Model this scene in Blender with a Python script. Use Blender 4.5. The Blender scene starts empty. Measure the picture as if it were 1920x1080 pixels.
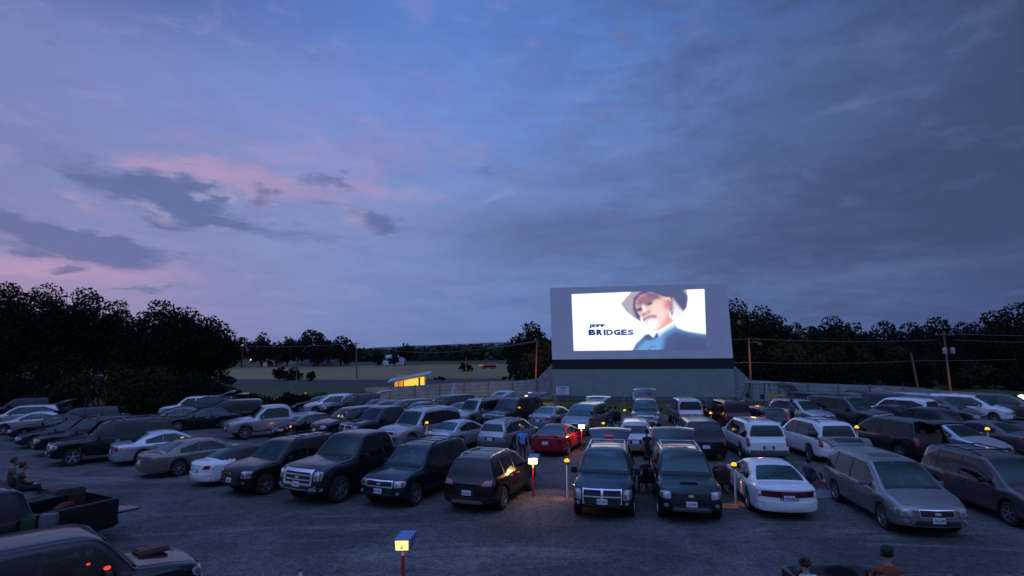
import bpy, bmesh, math, random
import numpy as np
from mathutils import Vector, Matrix
from mathutils.bvhtree import BVHTree

random.seed(7)
RNG = np.random.RandomState(11)
scene = bpy.context.scene
COL = scene.collection

# ------------------------------------------------------------------ camera
F_PX, HCAM, PITCH, ROLL = 1067.0, 5.1, math.radians(6.34), 0.0115
c_f = Vector((0, math.cos(PITCH), math.sin(PITCH)))
r0 = Vector((1, 0, 0)); u0 = Vector((0, -math.sin(PITCH), math.cos(PITCH)))
c_u = u0 * math.cos(ROLL) + r0 * math.sin(ROLL)
c_r = r0 * math.cos(ROLL) - u0 * math.sin(ROLL)

def ray(u, v):
    return (c_f + c_r * ((u - 960) / F_PX) + c_u * ((540 - v) / F_PX)).normalized()

def gp(u, v, z=0.0):
    """world point on the plane z seen at photo pixel u, v"""
    d = ray(u, v)
    t = (z - HCAM) / d.z
    return Vector((d.x * t, d.y * t, z))

def gy(u, v, y):
    d = ray(u, v)
    t = y / d.y
    return Vector((d.x * t, y, HCAM + d.z * t))

cam_d = bpy.data.cameras.new('camera'); cam = bpy.data.objects.new('camera', cam_d); COL.objects.link(cam)
cam_d.sensor_width = 36.0; cam_d.lens = F_PX / 1920 * 36.0
cam_d.clip_start = 0.1; cam_d.clip_end = 30000
M = Matrix.Identity(4)
for i in range(3):
    M[i][0] = c_r[i]; M[i][1] = c_u[i]; M[i][2] = -c_f[i]
M[2][3] = HCAM
cam.matrix_world = M
scene.camera = cam

# ------------------------------------------------------------------ materials
def srgb(r, g, b):
    f = lambda c: (c / 12.92 if c <= .04045 else ((c + .055) / 1.055) ** 2.4)
    return (f(r / 255), f(g / 255), f(b / 255))

MATS = {}
def mat(name, col, rough=.5, metal=0.0, spec=.5, coat=0.0, emit=None, estr=0.0, var=0.0, vscale=4.0, bump=0.0, bscale=30.0, coat_rough=.05):
    if name in MATS: return MATS[name]
    m = bpy.data.materials.new(name); m.use_nodes = True
    nt = m.node_tree; b = nt.nodes['Principled BSDF']
    b.inputs['Base Color'].default_value = (*col, 1)
    b.inputs['Roughness'].default_value = rough
    b.inputs['Metallic'].default_value = metal
    b.inputs['Specular IOR Level'].default_value = spec
    b.inputs['Coat Weight'].default_value = coat
    b.inputs['Coat Roughness'].default_value = coat_rough
    if emit:
        b.inputs['Emission Color'].default_value = (*emit, 1)
        b.inputs['Emission Strength'].default_value = estr
    tc = None
    if var > 0 or bump > 0:
        tc = nt.nodes.new('ShaderNodeTexCoord')
    if var > 0:
        n = nt.nodes.new('ShaderNodeTexNoise'); n.inputs['Scale'].default_value = vscale; n.inputs['Detail'].default_value = 6
        n.inputs['Roughness'].default_value = .65
        nt.links.new(tc.outputs['Object'], n.inputs['Vector'])
        r = nt.nodes.new('ShaderNodeMapRange')
        r.inputs['From Min'].default_value = .3; r.inputs['From Max'].default_value = .7
        r.inputs['To Min'].default_value = 1 - var; r.inputs['To Max'].default_value = 1 + var
        nt.links.new(n.outputs['Fac'], r.inputs['Value'])
        mx = nt.nodes.new('ShaderNodeVectorMath'); mx.operation = 'SCALE'
        mx.inputs[0].default_value = col
        nt.links.new(r.outputs['Result'], mx.inputs['Scale'])
        nt.links.new(mx.outputs['Vector'], b.inputs['Base Color'])
    if bump > 0:
        n2 = nt.nodes.new('ShaderNodeTexNoise'); n2.inputs['Scale'].default_value = bscale; n2.inputs['Detail'].default_value = 4
        nt.links.new(tc.outputs['Object'], n2.inputs['Vector'])
        bp = nt.nodes.new('ShaderNodeBump'); bp.inputs['Strength'].default_value = bump; bp.inputs['Distance'].default_value = .05
        nt.links.new(n2.outputs['Fac'], bp.inputs['Height'])
        nt.links.new(bp.outputs['Normal'], b.inputs['Normal'])
    MATS[name] = m
    return m

def paint(name, col, metal=.35, rough=.24):
    """car paint under a clear coat, with road dust breaking up the gloss"""
    key = 'paint_' + name
    if key in MATS: return MATS[key]
    m = mat(key, col, rough=rough, metal=metal, coat=.5, coat_rough=.08, spec=.3)
    nt = m.node_tree; b = nt.nodes['Principled BSDF']
    tc = nt.nodes.new('ShaderNodeTexCoord')
    n = nt.nodes.new('ShaderNodeTexNoise'); n.inputs['Scale'].default_value = 2.2; n.inputs['Detail'].default_value = 8
    n.inputs['Roughness'].default_value = .7
    nt.links.new(tc.outputs['Object'], n.inputs['Vector'])
    r = nt.nodes.new('ShaderNodeMapRange'); r.inputs['From Min'].default_value = .35; r.inputs['From Max'].default_value = .7
    r.inputs['To Min'].default_value = rough - .06; r.inputs['To Max'].default_value = rough + .08
    nt.links.new(n.outputs['Fac'], r.inputs['Value']); nt.links.new(r.outputs['Result'], b.inputs['Roughness'])
    r2 = nt.nodes.new('ShaderNodeMapRange'); r2.inputs['From Min'].default_value = .35; r2.inputs['From Max'].default_value = .7
    r2.inputs['To Min'].default_value = .015; r2.inputs['To Max'].default_value = .08
    nt.links.new(n.outputs['Fac'], r2.inputs['Value']); nt.links.new(r2.outputs['Result'], b.inputs['Coat Roughness'])
    return m

PAINT = dict(
    black=(.006, .007, .009), navy=(.008, .014, .03), bluegrey=(.016, .026, .042), dteal=(.005, .02, .027), green=(.012, .028, .025),
    dgreen=(.008, .016, .016), white=(.68, .69, .70), silver=(.34, .35, .365), lsilver=(.48, .49, .52), grey=(.075, .08, .088),
    dgrey=(.018, .019, .022), beige=(.27, .24, .2), champagne=(.21, .19, .165), maroon=(.05, .006, .012), dmaroon=(.022, .006, .01),
    red=(.27, .008, .022), blue=(.02, .07, .22), taupe=(.11, .10, .105), ltaupe=(.24, .225, .225), brown=(.04, .028, .024), teal=(.007, .016, .019))
def P(n):
    return paint(n, PAINT[n], metal=(0.0 if n in ('white', 'black', 'red') else (.6 if n in ('silver', 'lsilver', 'grey', 'taupe', 'ltaupe', 'champagne') else .4)))

def glass(name, tint, rough=.03, gc=(.9, 1, 1), ior=1.55):
    m = bpy.data.materials.new(name); m.use_nodes = True; nt = m.node_tree; nt.nodes.remove(nt.nodes['Principled BSDF'])
    t = nt.nodes.new('ShaderNodeBsdfTransparent'); t.inputs[0].default_value = (*tint, 1)
    g = nt.nodes.new('ShaderNodeBsdfGlossy'); g.inputs['Roughness'].default_value = rough; g.inputs[0].default_value = (*gc, 1)
    f = nt.nodes.new('ShaderNodeFresnel'); f.inputs[0].default_value = ior
    x = nt.nodes.new('ShaderNodeMixShader'); nt.links.new(f.outputs[0], x.inputs[0]); nt.links.new(t.outputs[0], x.inputs[1]); nt.links.new(g.outputs[0], x.inputs[2])
    nt.links.new(x.outputs[0], nt.nodes['Material Output'].inputs['Surface']); MATS[name] = m; return m
SIDEGL = glass('side_glass', (.50, .60, .60))
PRIVGL = glass('privacy_glass', (.14, .17, .18))
SHIELD = glass('windscreen_glass', (.40, .64, .62), .02, (.62, 1, 1), 1.8)
GLASS = mat('dark_glass', (.006, .014, .017), rough=.06, spec=.6)
CHROME = mat('chrome', (.80, .82, .86), rough=.28, metal=.8)
DARKTRIM = mat('black_trim', (.01, .01, .011), rough=.55)
GREYTRIM = mat('grey_trim', (.09, .09, .095), rough=.5)
RUBBER = mat('tyre_rubber', (.012, .012, .012), rough=.8)
ALLOY = mat('alloy', (.35, .36, .38), rough=.3, metal=.85)
DALLOY = mat('dark_steel', (.06, .06, .065), rough=.4, metal=.6)
LENS = mat('headlight_lens', (.30, .33, .38), rough=.12, metal=.2, spec=.8, coat=1)
LENSIN = mat('headlight_bulb', (.75, .78, .85), rough=.1, metal=.9)
AMBER = mat('amber_lens', (.20, .09, .06), rough=.2, coat=.6)
REDLENS = mat('red_lens', (.22, .006, .008), rough=.18, coat=.8)
REDLIT = mat('red_lit_lens', (.3, .01, .01), rough=.2, emit=(1, .03, .02), estr=.5)
PINKLENS = mat('clear_red_lens', (.35, .12, .14), rough=.12, coat=.8, metal=.3)
PLATE = mat('plate_white', (.55, .57, .62), rough=.4)
PLATEINK = mat('plate_ink', (.03, .04, .12), rough=.5)
INTERIOR = mat('cabin_dark', (.008, .008, .009), rough=.9)
SEATFAB = mat('seat_fabric', (.05, .05, .055), rough=.9)

# ------------------------------------------------------------------ object helpers
def link(o, parent=None):
    COL.objects.link(o)
    if parent is not None: o.parent = parent
    return o

def mesh_obj(name, verts, faces, material=None, parent=None, smooth=None, mats=None, mi=None):
    me = bpy.data.meshes.new(name)
    me.from_pydata([tuple(v) for v in verts], [], faces)
    me.update()
    if mats:
        for m in mats: me.materials.append(m)
        if mi is not None: me.polygons.foreach_set('material_index', mi)
    elif material: me.materials.append(material)
    if smooth is not None:
        me.polygons.foreach_set('use_smooth', [True] * len(me.polygons))
        me.set_sharp_from_angle(angle=math.radians(smooth))
    o = bpy.data.objects.new(name, me)
    return link(o, parent)

def thing(name, label, cat, loc=(0, 0, 0), rz=0.0, group=None, kind=None):
    o = bpy.data.objects.new(name, None); o.empty_display_size = .3
    link(o); o.location = loc; o.rotation_euler = (0, 0, rz)
    tag(o, label, cat, group, kind)
    return o

def tag(o, label=None, cat=None, group=None, kind=None):
    if label: o['label'] = label
    if cat: o['category'] = cat
    if group: o['group'] = group
    if kind: o['kind'] = kind
    return o

class MB:
    """collects boxes, tubes and lathes into one mesh"""
    def __init__(s): s.v = []; s.f = []; s.m = []; s.cur = 0
    def add(s, vs, fs):
        o = len(s.v); s.v += [tuple(v) for v in vs]; s.f += [tuple(i + o for i in f) for f in fs]; s.m += [s.cur] * len(fs)
        return s
    def box(s, c, d, rot=None, taper=1.0, bev=0.0):
        hx, hy, hz = d[0] / 2, d[1] / 2, d[2] / 2
        if bev > 0:
            bm = bmesh.new(); bmesh.ops.create_cube(bm, size=1)
            for v in bm.verts:
                v.co = Vector((v.co.x * d[0], v.co.y * d[1], v.co.z * d[2]))
                if v.co.z > 0: v.co.x *= taper; v.co.y *= taper
            bmesh.ops.bevel(bm, geom=bm.edges[:], offset=bev, segments=2, affect='EDGES', profile=.6)
            bm.verts.index_update()
            vs = [v.co.copy() for v in bm.verts]; fs = [[v.index for v in f.verts] for f in bm.faces]; bm.free()
        else:
            vs = [Vector((x * hx * (taper if z > 0 else 1), y * hy * (taper if z > 0 else 1), z * hz)) for z in (-1, 1) for y in (-1, 1) for x in (-1, 1)]
            fs = [(0, 2, 3, 1), (4, 5, 7, 6), (0, 1, 5, 4), (2, 6, 7, 3), (0, 4, 6, 2), (1, 3, 7, 5)]
        if rot is not None: vs = [rot @ v for v in vs]
        c = Vector(c)
        return s.add([v + c for v in vs], fs)
    def tube(s, a, b, r, r2=None, n=8, caps=True):
        a = Vector(a); b = Vector(b); d = (b - a).normalized()
        x = d.orthogonal().normalized(); y = d.cross(x)
        r2 = r if r2 is None else r2
        vs = []
        for p, rr in ((a, r), (b, r2)):
            for i in range(n):
                t = 2 * math.pi * i / n
                vs.append(p + (x * math.cos(t) + y * math.sin(t)) * rr)
        fs = [(i, (i + 1) % n, n + (i + 1) % n, n + i) for i in range(n)]
        if caps: fs += [tuple(range(n - 1, -1, -1)), tuple(range(n, 2 * n))]
        return s.add(vs, fs)
    def path(s, pts, r, n=6):
        rs = r if isinstance(r, (list, tuple)) else [r] * len(pts)
        vs = []; pts = [Vector(p) for p in pts]; prev = None
        for k, p in enumerate(pts):
            d = (pts[min(k + 1, len(pts) - 1)] - pts[max(k - 1, 0)]).normalized()
            x = d.orthogonal().normalized() if prev is None else (prev - d * prev.dot(d)).normalized()
            prev = x; y = d.cross(x)
            for i in range(n):
                t = 2 * math.pi * i / n
                vs.append(p + (x * math.cos(t) + y * math.sin(t)) * rs[k])
        fs = [(k * n + i, k * n + (i + 1) % n, (k + 1) * n + (i + 1) % n, (k + 1) * n + i) for k in range(len(pts) - 1) for i in range(n)]
        fs += [tuple(range(n - 1, -1, -1)), tuple(range(len(vs) - n, len(vs)))]
        return s.add(vs, fs)
    def lathe(s, prof, c=(0, 0, 0), axis='z', n=20):
        vs = []
        for r, h in prof:
            for i in range(n):
                t = 2 * math.pi * i / n
                p = (r * math.cos(t), r * math.sin(t), h) if axis == 'z' else (r * math.cos(t), h, r * math.sin(t))
                vs.append(Vector(p) + Vector(c))
        fs = [(k * n + i, k * n + (i + 1) % n, (k + 1) * n + (i + 1) % n, (k + 1) * n + i) for k in range(len(prof) - 1) for i in range(n)]
        if prof[0][0] > 1e-6: fs.append(tuple(range(n - 1, -1, -1)))
        if prof[-1][0] > 1e-6: fs.append(tuple(range(len(vs) - n, len(vs))))
        return s.add(vs, fs)
    def ball(s, c, r, n=12, sc=(1, 1, 1)):
        c = Vector(c); m = max(5, n // 2); vs = []
        for j in range(m + 1):
            ph = math.pi * j / m
            for i in range(n):
                t = 2 * math.pi * i / n
                vs.append(c + Vector((math.sin(ph) * math.cos(t) * sc[0], math.sin(ph) * math.sin(t) * sc[1], math.cos(ph) * sc[2])) * r)
        fs = [(j * n + i, (j + 1) * n + i, (j + 1) * n + (i + 1) % n, j * n + (i + 1) % n) for j in range(m) for i in range(n)]
        return s.add(vs, fs)
    def build(s, name, material=None, parent=None, smooth=None, mats=None):
        return mesh_obj(name, s.v, s.f, material, parent, smooth, mats, s.m if mats else None)

def text_mesh(name, body, width, height, material, parent, loc, rot, bold=0.0, align='CENTER', depth=.002):
    cu = bpy.data.curves.new(name, 'FONT'); cu.body = body; cu.size = 1; cu.offset = bold; cu.extrude = 0
    cu.align_x = align; cu.resolution_u = 3
    t = bpy.data.objects.new(name, cu); COL.objects.link(t)
    bpy.context.view_layer.update()
    me = bpy.data.meshes.new_from_object(t.evaluated_get(bpy.context.evaluated_depsgraph_get()))
    COL.objects.unlink(t); bpy.data.objects.remove(t)
    co = np.empty(len(me.vertices) * 3); me.vertices.foreach_get('co', co); co = co.reshape(-1, 3)
    mn = co.min(0); mx = co.max(0)
    co[:, 0] = (co[:, 0] - mn[0]) / max(mx[0] - mn[0], 1e-6) * width - width / 2
    co[:, 1] = (co[:, 1] - mn[1]) / max(mx[1] - mn[1], 1e-6) * height - height / 2
    co[:, 2] = 0
    me.vertices.foreach_set('co', co.ravel()); me.update()
    me.materials.clear(); me.materials.append(material)
    o = bpy.data.objects.new(name, me); link(o, parent); o.location = loc; o.rotation_euler = rot
    return o

# ------------------------------------------------------------------ car bodies
def interp(pts, s):
    if s <= pts[0][0]: return pts[0][1]
    for (a, va), (b, vb) in zip(pts, pts[1:]):
        if s <= b: return va + (vb - va) * (s - a) / max(b - a, 1e-6)
    return pts[-1][1]

CT = {}
CT['sedan'] = dict(L=4.85, W=1.80, H=1.43, gc=.2, wr=.325, ax=.92, wb=2.75, zhf=.70, zc=.95, xc=1.38, xw=2.2, xr=3.35, xb=4.08, zd=1.0, zb=(.84, .94), rw=.66, nose=.22, tail=.2, lite=[(.30, .46), (.49, .64)])
CT['coupe'] = dict(CT['sedan'], L=4.7, W=1.79, H=1.36, xc=1.35, xw=2.2, xr=3.1, xb=3.95, zd=.97, rw=.64, nose=.3, tail=.28)
CT['oldsedan'] = dict(CT['sedan'], L=4.95, W=1.85, H=1.42, nose=.3, tail=.32, xr=3.4, xb=4.15, zd=.99)
CT['wagon'] = dict(CT['sedan'], L=4.75, W=1.78, H=1.52, gc=.22, xc=1.3, xw=2.0, xr=4.25, xb=4.62, zd=.98, rw=.68, tail=.12)
CT['hatch'] = dict(CT['sedan'], L=4.3, W=1.76, H=1.45, xc=1.1, xw=1.95, xr=3.5, xb=4.15, zd=1.0, ax=.85, wb=2.6)
CT['suv'] = dict(L=4.8, W=1.88, H=1.79, gc=.32, wr=.37, ax=.88, wb=2.88, zhf=.98, zc=1.14, xc=1.38, xw=1.98, xr=4.42, xb=4.66, zd=1.12, zb=(1.02, 1.08), rw=.74, nose=.14, tail=.08)
CT['bigsuv'] = dict(CT['suv'], L=5.3, W=2.0, H=1.92, gc=.34, wr=.4, ax=.95, wb=3.2, zhf=1.05, zc=1.2, xc=1.5, xw=2.1, xr=4.95, xb=5.18, zd=1.15, zb=(1.08, 1.12), rw=.76)
CT['crossover'] = dict(CT['suv'], L=4.55, W=1.85, H=1.69, gc=.28, wr=.36, ax=.9, wb=2.69, zhf=.9, zc=1.1, xc=1.2, xw=1.95, xr=4.05, xb=4.42, zd=1.12, zb=(.98, 1.1), rw=.68, nose=.2, tail=.14)
CT['boxsuv'] = dict(CT['suv'], L=4.55, W=1.8, H=1.84, wr=.37, ax=.8, wb=2.65, xc=1.25, xw=1.75, xr=4.25, xb=4.42, rw=.78)
CT['van'] = dict(L=4.95, W=1.95, H=1.76, gc=.24, wr=.335, ax=.95, wb=2.95, zhf=.84, zc=1.08, xc=1.08, xw=1.98, xr=4.55, xb=4.83, zd=1.08, zb=(.98, 1.04), rw=.72, nose=.24, tail=.1)
CT['bigvan'] = dict(CT['van'], L=5.3, W=2.02, H=2.05, wr=.37, gc=.28, zhf=1.0, zc=1.2, xr=5.0, xb=5.2, zd=1.2, zb=(1.1, 1.14), rw=.8, nose=.15)
CT['pickup'] = dict(L=5.75, W=1.98, H=1.88, gc=.36, wr=.4, ax=.92, wb=3.55, zhf=1.05, zc=1.2, xc=1.48, xw=2.1, xr=3.6, xb=3.78, zd=1.18, zb=(1.08, 1.12), rw=.74, nose=.14, tail=.04, bed=True)
CT['bigpickup'] = dict(CT['pickup'], L=6.25, W=2.03, H=2.0, gc=.42, wr=.43, ax=.98, wb=3.95, zhf=1.16, zc=1.3, xc=1.62, xw=2.2, xr=3.6, xb=3.76, zd=1.28, zb=(1.18, 1.22), nose=.1)

BODY_CACHE = {}
def car_body(key, open_gate=False):
    ck = (key, open_gate)
    if ck in BODY_CACHE: return BODY_CACHE[ck]
    s = CT[key]; L, H, hw = s['L'], s['H'], s['W'] / 2
    bed = s.get('bed', False)
    zf = .78 if bed else 0
    xc, xw, xr, xb, zd, zc, zhf = s['xc'], s['xw'], s['xr'], s['xb'], s['zd'], s['zc'], s['zhf']
    top = [(0, zhf - .10), (.10, zhf), (xc * .5, zhf + (zc - zhf) * .62), (xc - .08, zc - .005), (xc, zc + .02),
           ((xc + xw) / 2, (zc + H) / 2 + .02), (xw, H - .045), (xw + .3, H - .012), ((xw + xr) / 2, H), (xr - .25, H - .015), (xr, H - .05)]
    if bed: top += [(xb - .04, zd + .1), (xb, zd), (L - .03, zd), (L, zd - .06)]
    elif L - xb < .5: top += [((xr + xb) / 2, (H + zd) / 2 + .06), (xb, zd), (L - .04, zd - .14), (L, zd - .2)]
    else: top += [((xr + xb) / 2, (H + zd) / 2 + .015), (xb, zd + .01), (xb + .08, zd - .005), (L - .12, zd + .01), (L, zd - .1)]
    R = s['wr'] + .075
    st = [0, .1, .35, xc * .5, xc - .08, xc, (xc + xw) / 2, xw, xw + .3, (xw + xr) / 2, xr - .25, xr, (xr + xb) / 2, xb]
    if bed: st += [xb + .05, xb + .09, (xb + L) / 2, L - .12, L - .08, L - .03]
    else: st += [xb + .08, L - .12, L - .04]
    st.append(L)
    for wx in (s['ax'], s['ax'] + s['wb']):
        st = [q for q in st if not (wx - R - .09 < q < wx + R + .09 and q not in (0, L))]
        st += [wx + R * math.cos(t) for t in [i * math.pi / 8 for i in range(9)]] + [wx - R - .035, wx + R + .035]
    for q in (xc, xw, xr, xb):           # keep the lines that shape the cabin
        if min(abs(q - t) for t in st) > .03: st.append(q)
    if bed:
        for q in (xb + .05, xb + .09):
            if min(abs(q - t) for t in st) > .02: st.append(q)
    st = sorted(set(round(q, 4) for q in st if 0 <= q <= L))
    wpl = [(0, .86), (.12, .92), (.4, .975), (1.0, 1.0), (L - 1.0, 1.0), (L - .3, .975), (L - .06, .93), (L, .89)]
    if bed: wpl = [(0, .9), (.12, .95), (.4, .985), (1, 1), (L - .05, .985), (L, .96)]
    rings = []
    for q in st:
        zt = interp(top, q); w = hw * interp(wpl, q)
        zb0 = s['gc'] + (.12 if q < .02 or q > L - .02 else (.04 if q < .2 or q > L - .2 else 0))
        zl = zb0; arch = 0
        for wx in (s['ax'], s['ax'] + s['wb']):
            d = abs(q - wx)
            if d <= R + 1e-4:
                zl = max(zl, s['wr'] + math.sqrt(max(0, R * R - d * d))); arch = 1
            if d < R + .12: w += .012
        belt = interp([(0, s['zb'][0]), (L, s['zb'][1])], q)
        zbt = min(belt, zt - .04)
        g = max(0, min(1, (zt - .05 - zbt) / (H - belt - .05)))
        yt = w * .9 + (hw * s['rw'] / .9 * .9 - w * .9) * g
        zl2 = min(zl, zbt - .1)
        if bed and xb + .07 < q < L - (.0 if open_gate else .1):
            sec = [(0, zb0 if not arch else zl2), (w * .90, zb0 if not arch else zl2), (w * .985, zl2 + .02), (w, zl2 + (zbt - zl2) * .4), (w, zl2 + (zbt - zl2) * .75),
                   (w * .99, zt - .05), (w * .985, zt), (w * .97, zt + .012), (w * .93, zt + .012), (w * .92, zt - .02), (w * .915, zf), (0, zf)]
        elif bed and q > xb - .01:
            sec = [(0, zb0 if not arch else zl2), (w * .90, zb0 if not arch else zl2), (w * .985, zl2 + .02), (w, zl2 + (zbt - zl2) * .4), (w, zl2 + (zbt - zl2) * .75),
                   (w * .99, zt - .05), (w * .985, zt), (w * .97, zt + .012), (w * .9, zt + .012), (w * .6, zt + .012), (w * .3, zt + .012), (0, zt + .012)]
        else:
            zm = zbt + (zt - .05 - zbt) * .5 if g > .02 else zbt + .015
            ze = zt - .05 * g - .012
            sec = [(0, zl2), (w * .90, zl2), (w * .985, zl2 + (.02 if arch else .05)), (w * 1.0, zl2 + (zbt - zl2) * .4), (w * 1.0, zl2 + (zbt - zl2) * .75),
                   (w * .982, zbt - .03), (w * .955, zbt), ((w * .955 + yt) / 2 + .02 * g, zm), (yt, ze), (yt * .93, zt - .012 * g), (yt * .55, zt + .012), (0, zt + .022)]
        rings.append(sec)
    n = len(rings[0]); K = 4
    bm = bmesh.new()
    VR = []
    for q, sec in zip(st, rings):
        X = L / 2 - q
        left = [bm.verts.new((X, y, z)) for y, z in sec]
        right = [left[0]] + [bm.verts.new((X, -y, z)) for y, z in sec[1:-1]] + [left[-1]]
        VR.append((left, right))
    trimz = s['gc'] + .16
    def face(vs):
        try: return bm.faces.new(vs)
        except ValueError: return None
    for (l0, q0), (l1, q1) in zip(VR, VR[1:]):
        for i in range(n - 1):
            face((l0[i], l1[i], l1[i + 1], l0[i + 1]))
            face((q0[i + 1], q1[i + 1], q1[i], q0[i]))
    for end, (lft, rgt) in ((0, VR[0]), (1, VR[-1])):
        rows = []
        for i in range(1, n - 1):
            a, b = lft[i], rgt[i]
            row = [a] + [bm.verts.new(a.co.lerp(b.co, k / K)) for k in range(1, K)] + [b]
            rows.append(row)
        for ra, rb in zip(rows, rows[1:]):
            if bed and open_gate and end == 1 and (ra[0].co.z + rb[0].co.z) / 2 > zf - .12: continue
            for k in range(K):
                f = (ra[k], ra[k + 1], rb[k + 1], rb[k])
                face(f if end == 0 else f[::-1])
        for i0, row in ((0, rows[0]), (n - 1, rows[-1])):
            if bed and open_gate and end == 1 and i0 == n - 1: continue
            c = lft[i0]
            for k in range(K):
                f = (c, row[k], row[k + 1]) if i0 == n - 1 else (c, row[k + 1], row[k])
                face(f if end == 0 else f[::-1])
    for v in bm.verts:
        q = L / 2 - v.co.x; fy = abs(v.co.y) / hw
        if q < 1.1:
            k = (1 - q / 1.1); v.co.x -= s['nose'] * fy ** 2.6 * k
            if q < .5:
                v.co.x -= .07 * max(0, (v.co.z - .55) / .4) * (1 - q / .5)
        if L - q < .9:
            k = 1 - (L - q) / .9; v.co.x += s['tail'] * fy ** 2.6 * k
            if L - q < .3 and not bed: v.co.x += .06 * max(0, (v.co.z - .62) / .4) * (1 - (L - q) / .3)
    bmesh.ops.recalc_face_normals(bm, faces=bm.faces[:])
    me = bpy.data.meshes.new('cage'); bm.to_mesh(me); bm.free()
    o = bpy.data.objects.new('cage', me); COL.objects.link(o)
    md = o.modifiers.new('s', 'SUBSURF'); md.levels = 1; md.render_levels = 1
    bpy.context.view_layer.update()
    dg = bpy.context.evaluated_depsgraph_get()
    out = bpy.data.meshes.new_from_object(o.evaluated_get(dg))
    COL.objects.unlink(o); bpy.data.objects.remove(o); bpy.data.meshes.remove(me)
    out.polygons.foreach_set('use_smooth', [True] * len(out.polygons))
    out.set_sharp_from_angle(angle=math.radians(38))
    vs = [v.co.copy() for v in out.vertices]; fs = [tuple(p.vertices) for p in out.polygons]
    bvh = BVHTree.FromPolygons(vs, fs)
    BODY_CACHE[ck] = (out, bvh, vs, fs)
    return BODY_CACHE[ck]

AX = {'f': ((8, 0, 0), (-1, 0, 0)), 'r': ((-8, 0, 0), (1, 0, 0)), 'l': ((0, 8, 0), (0, -1, 0)), 'R': ((0, -8, 0), (0, 1, 0)), 't': ((0, 0, 6), (0, 0, -1))}
def project(bvh, ax, a, b, off):
    o, d = AX[ax]
    if ax in 'fr': o = (o[0], a, b)
    elif ax in 'lR': o = (a, o[1], b)
    else: o = (a, b, o[2])
    h = bvh.ray_cast(Vector(o), Vector(d))
    if h[0] is None: return None
    nn = h[1].normalized()
    if nn.dot(Vector(d)) > 0: nn = -nn
    nn = (nn - Vector(d) * .6).normalized()
    return h[0] + nn * off

def patch(mb, bvh, ax, quad, off=.006, nu=6, nv=4, rnd=.15, thick=.012):
    """a panel that follows the body: quad is four 2-D corners (bottom-left, bottom-right, top-right, top-left)"""
    q = [Vector(c) for c in quad]; pts = {}; inn = {}
    for j in range(nv + 1):
        for i in range(nu + 1):
            u = 2 * i / nu - 1; v = 2 * j / nv - 1
            uu = u * math.sqrt(1 - rnd * v * v / 2); vv = v * math.sqrt(1 - rnd * u * u / 2)
            uu = uu / math.sqrt(1 - rnd / 2 * 0) ; a = (uu + 1) / 2; b = (vv + 1) / 2
            p = (q[0].lerp(q[1], a)).lerp(q[3].lerp(q[2], a), b)
            w = project(bvh, ax, p[0], p[1], off)
            if w is not None:
                pts[i, j] = w; inn[i, j] = project(bvh, ax, p[0], p[1], off - thick)
    vs = []; ix = {}
    for k, p in pts.items(): ix[k] = len(vs); vs.append(p)
    fs = []
    k0 = next(((i, j) for j in range(nv) for i in range(nu) if (i, j) in pts and (i + 1, j) in pts and (i, j + 1) in pts), None)
    if k0 is None: return
    nrm = (pts[k0[0] + 1, k0[1]] - pts[k0]).cross(pts[k0[0], k0[1] + 1] - pts[k0])
    flip = nrm.dot(Vector(AX[ax][1])) > 0
    fl = (lambda f: f[::-1]) if flip else (lambda f: f)
    for j in range(nv):
        for i in range(nu):
            k = [(i, j), (i + 1, j), (i + 1, j + 1), (i, j + 1)]
            if all(x in ix for x in k): fs.append(fl(tuple(ix[x] for x in k)))
    rim = [(i, 0) for i in range(nu)] + [(nu, j) for j in range(nv)] + [(i, nv) for i in range(nu, 0, -1)] + [(0, j) for j in range(nv, 0, -1)]
    iin = {}
    for k in rim:
        if k in inn and inn[k] is not None: iin[k] = len(vs); vs.append(inn[k])
    for a, b in zip(rim, rim[1:] + rim[:1]):
        if a in ix and b in ix and a in iin and b in iin: fs.append(fl((ix[a], iin[a], iin[b], ix[b])))
    mb.add(vs, fs)

def sym(quad): return [(-quad[1][0], quad[1][1]), (-quad[0][0], quad[0][1]), (-quad[3][0], quad[3][1]), (-quad[2][0], quad[2][1])]

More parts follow.
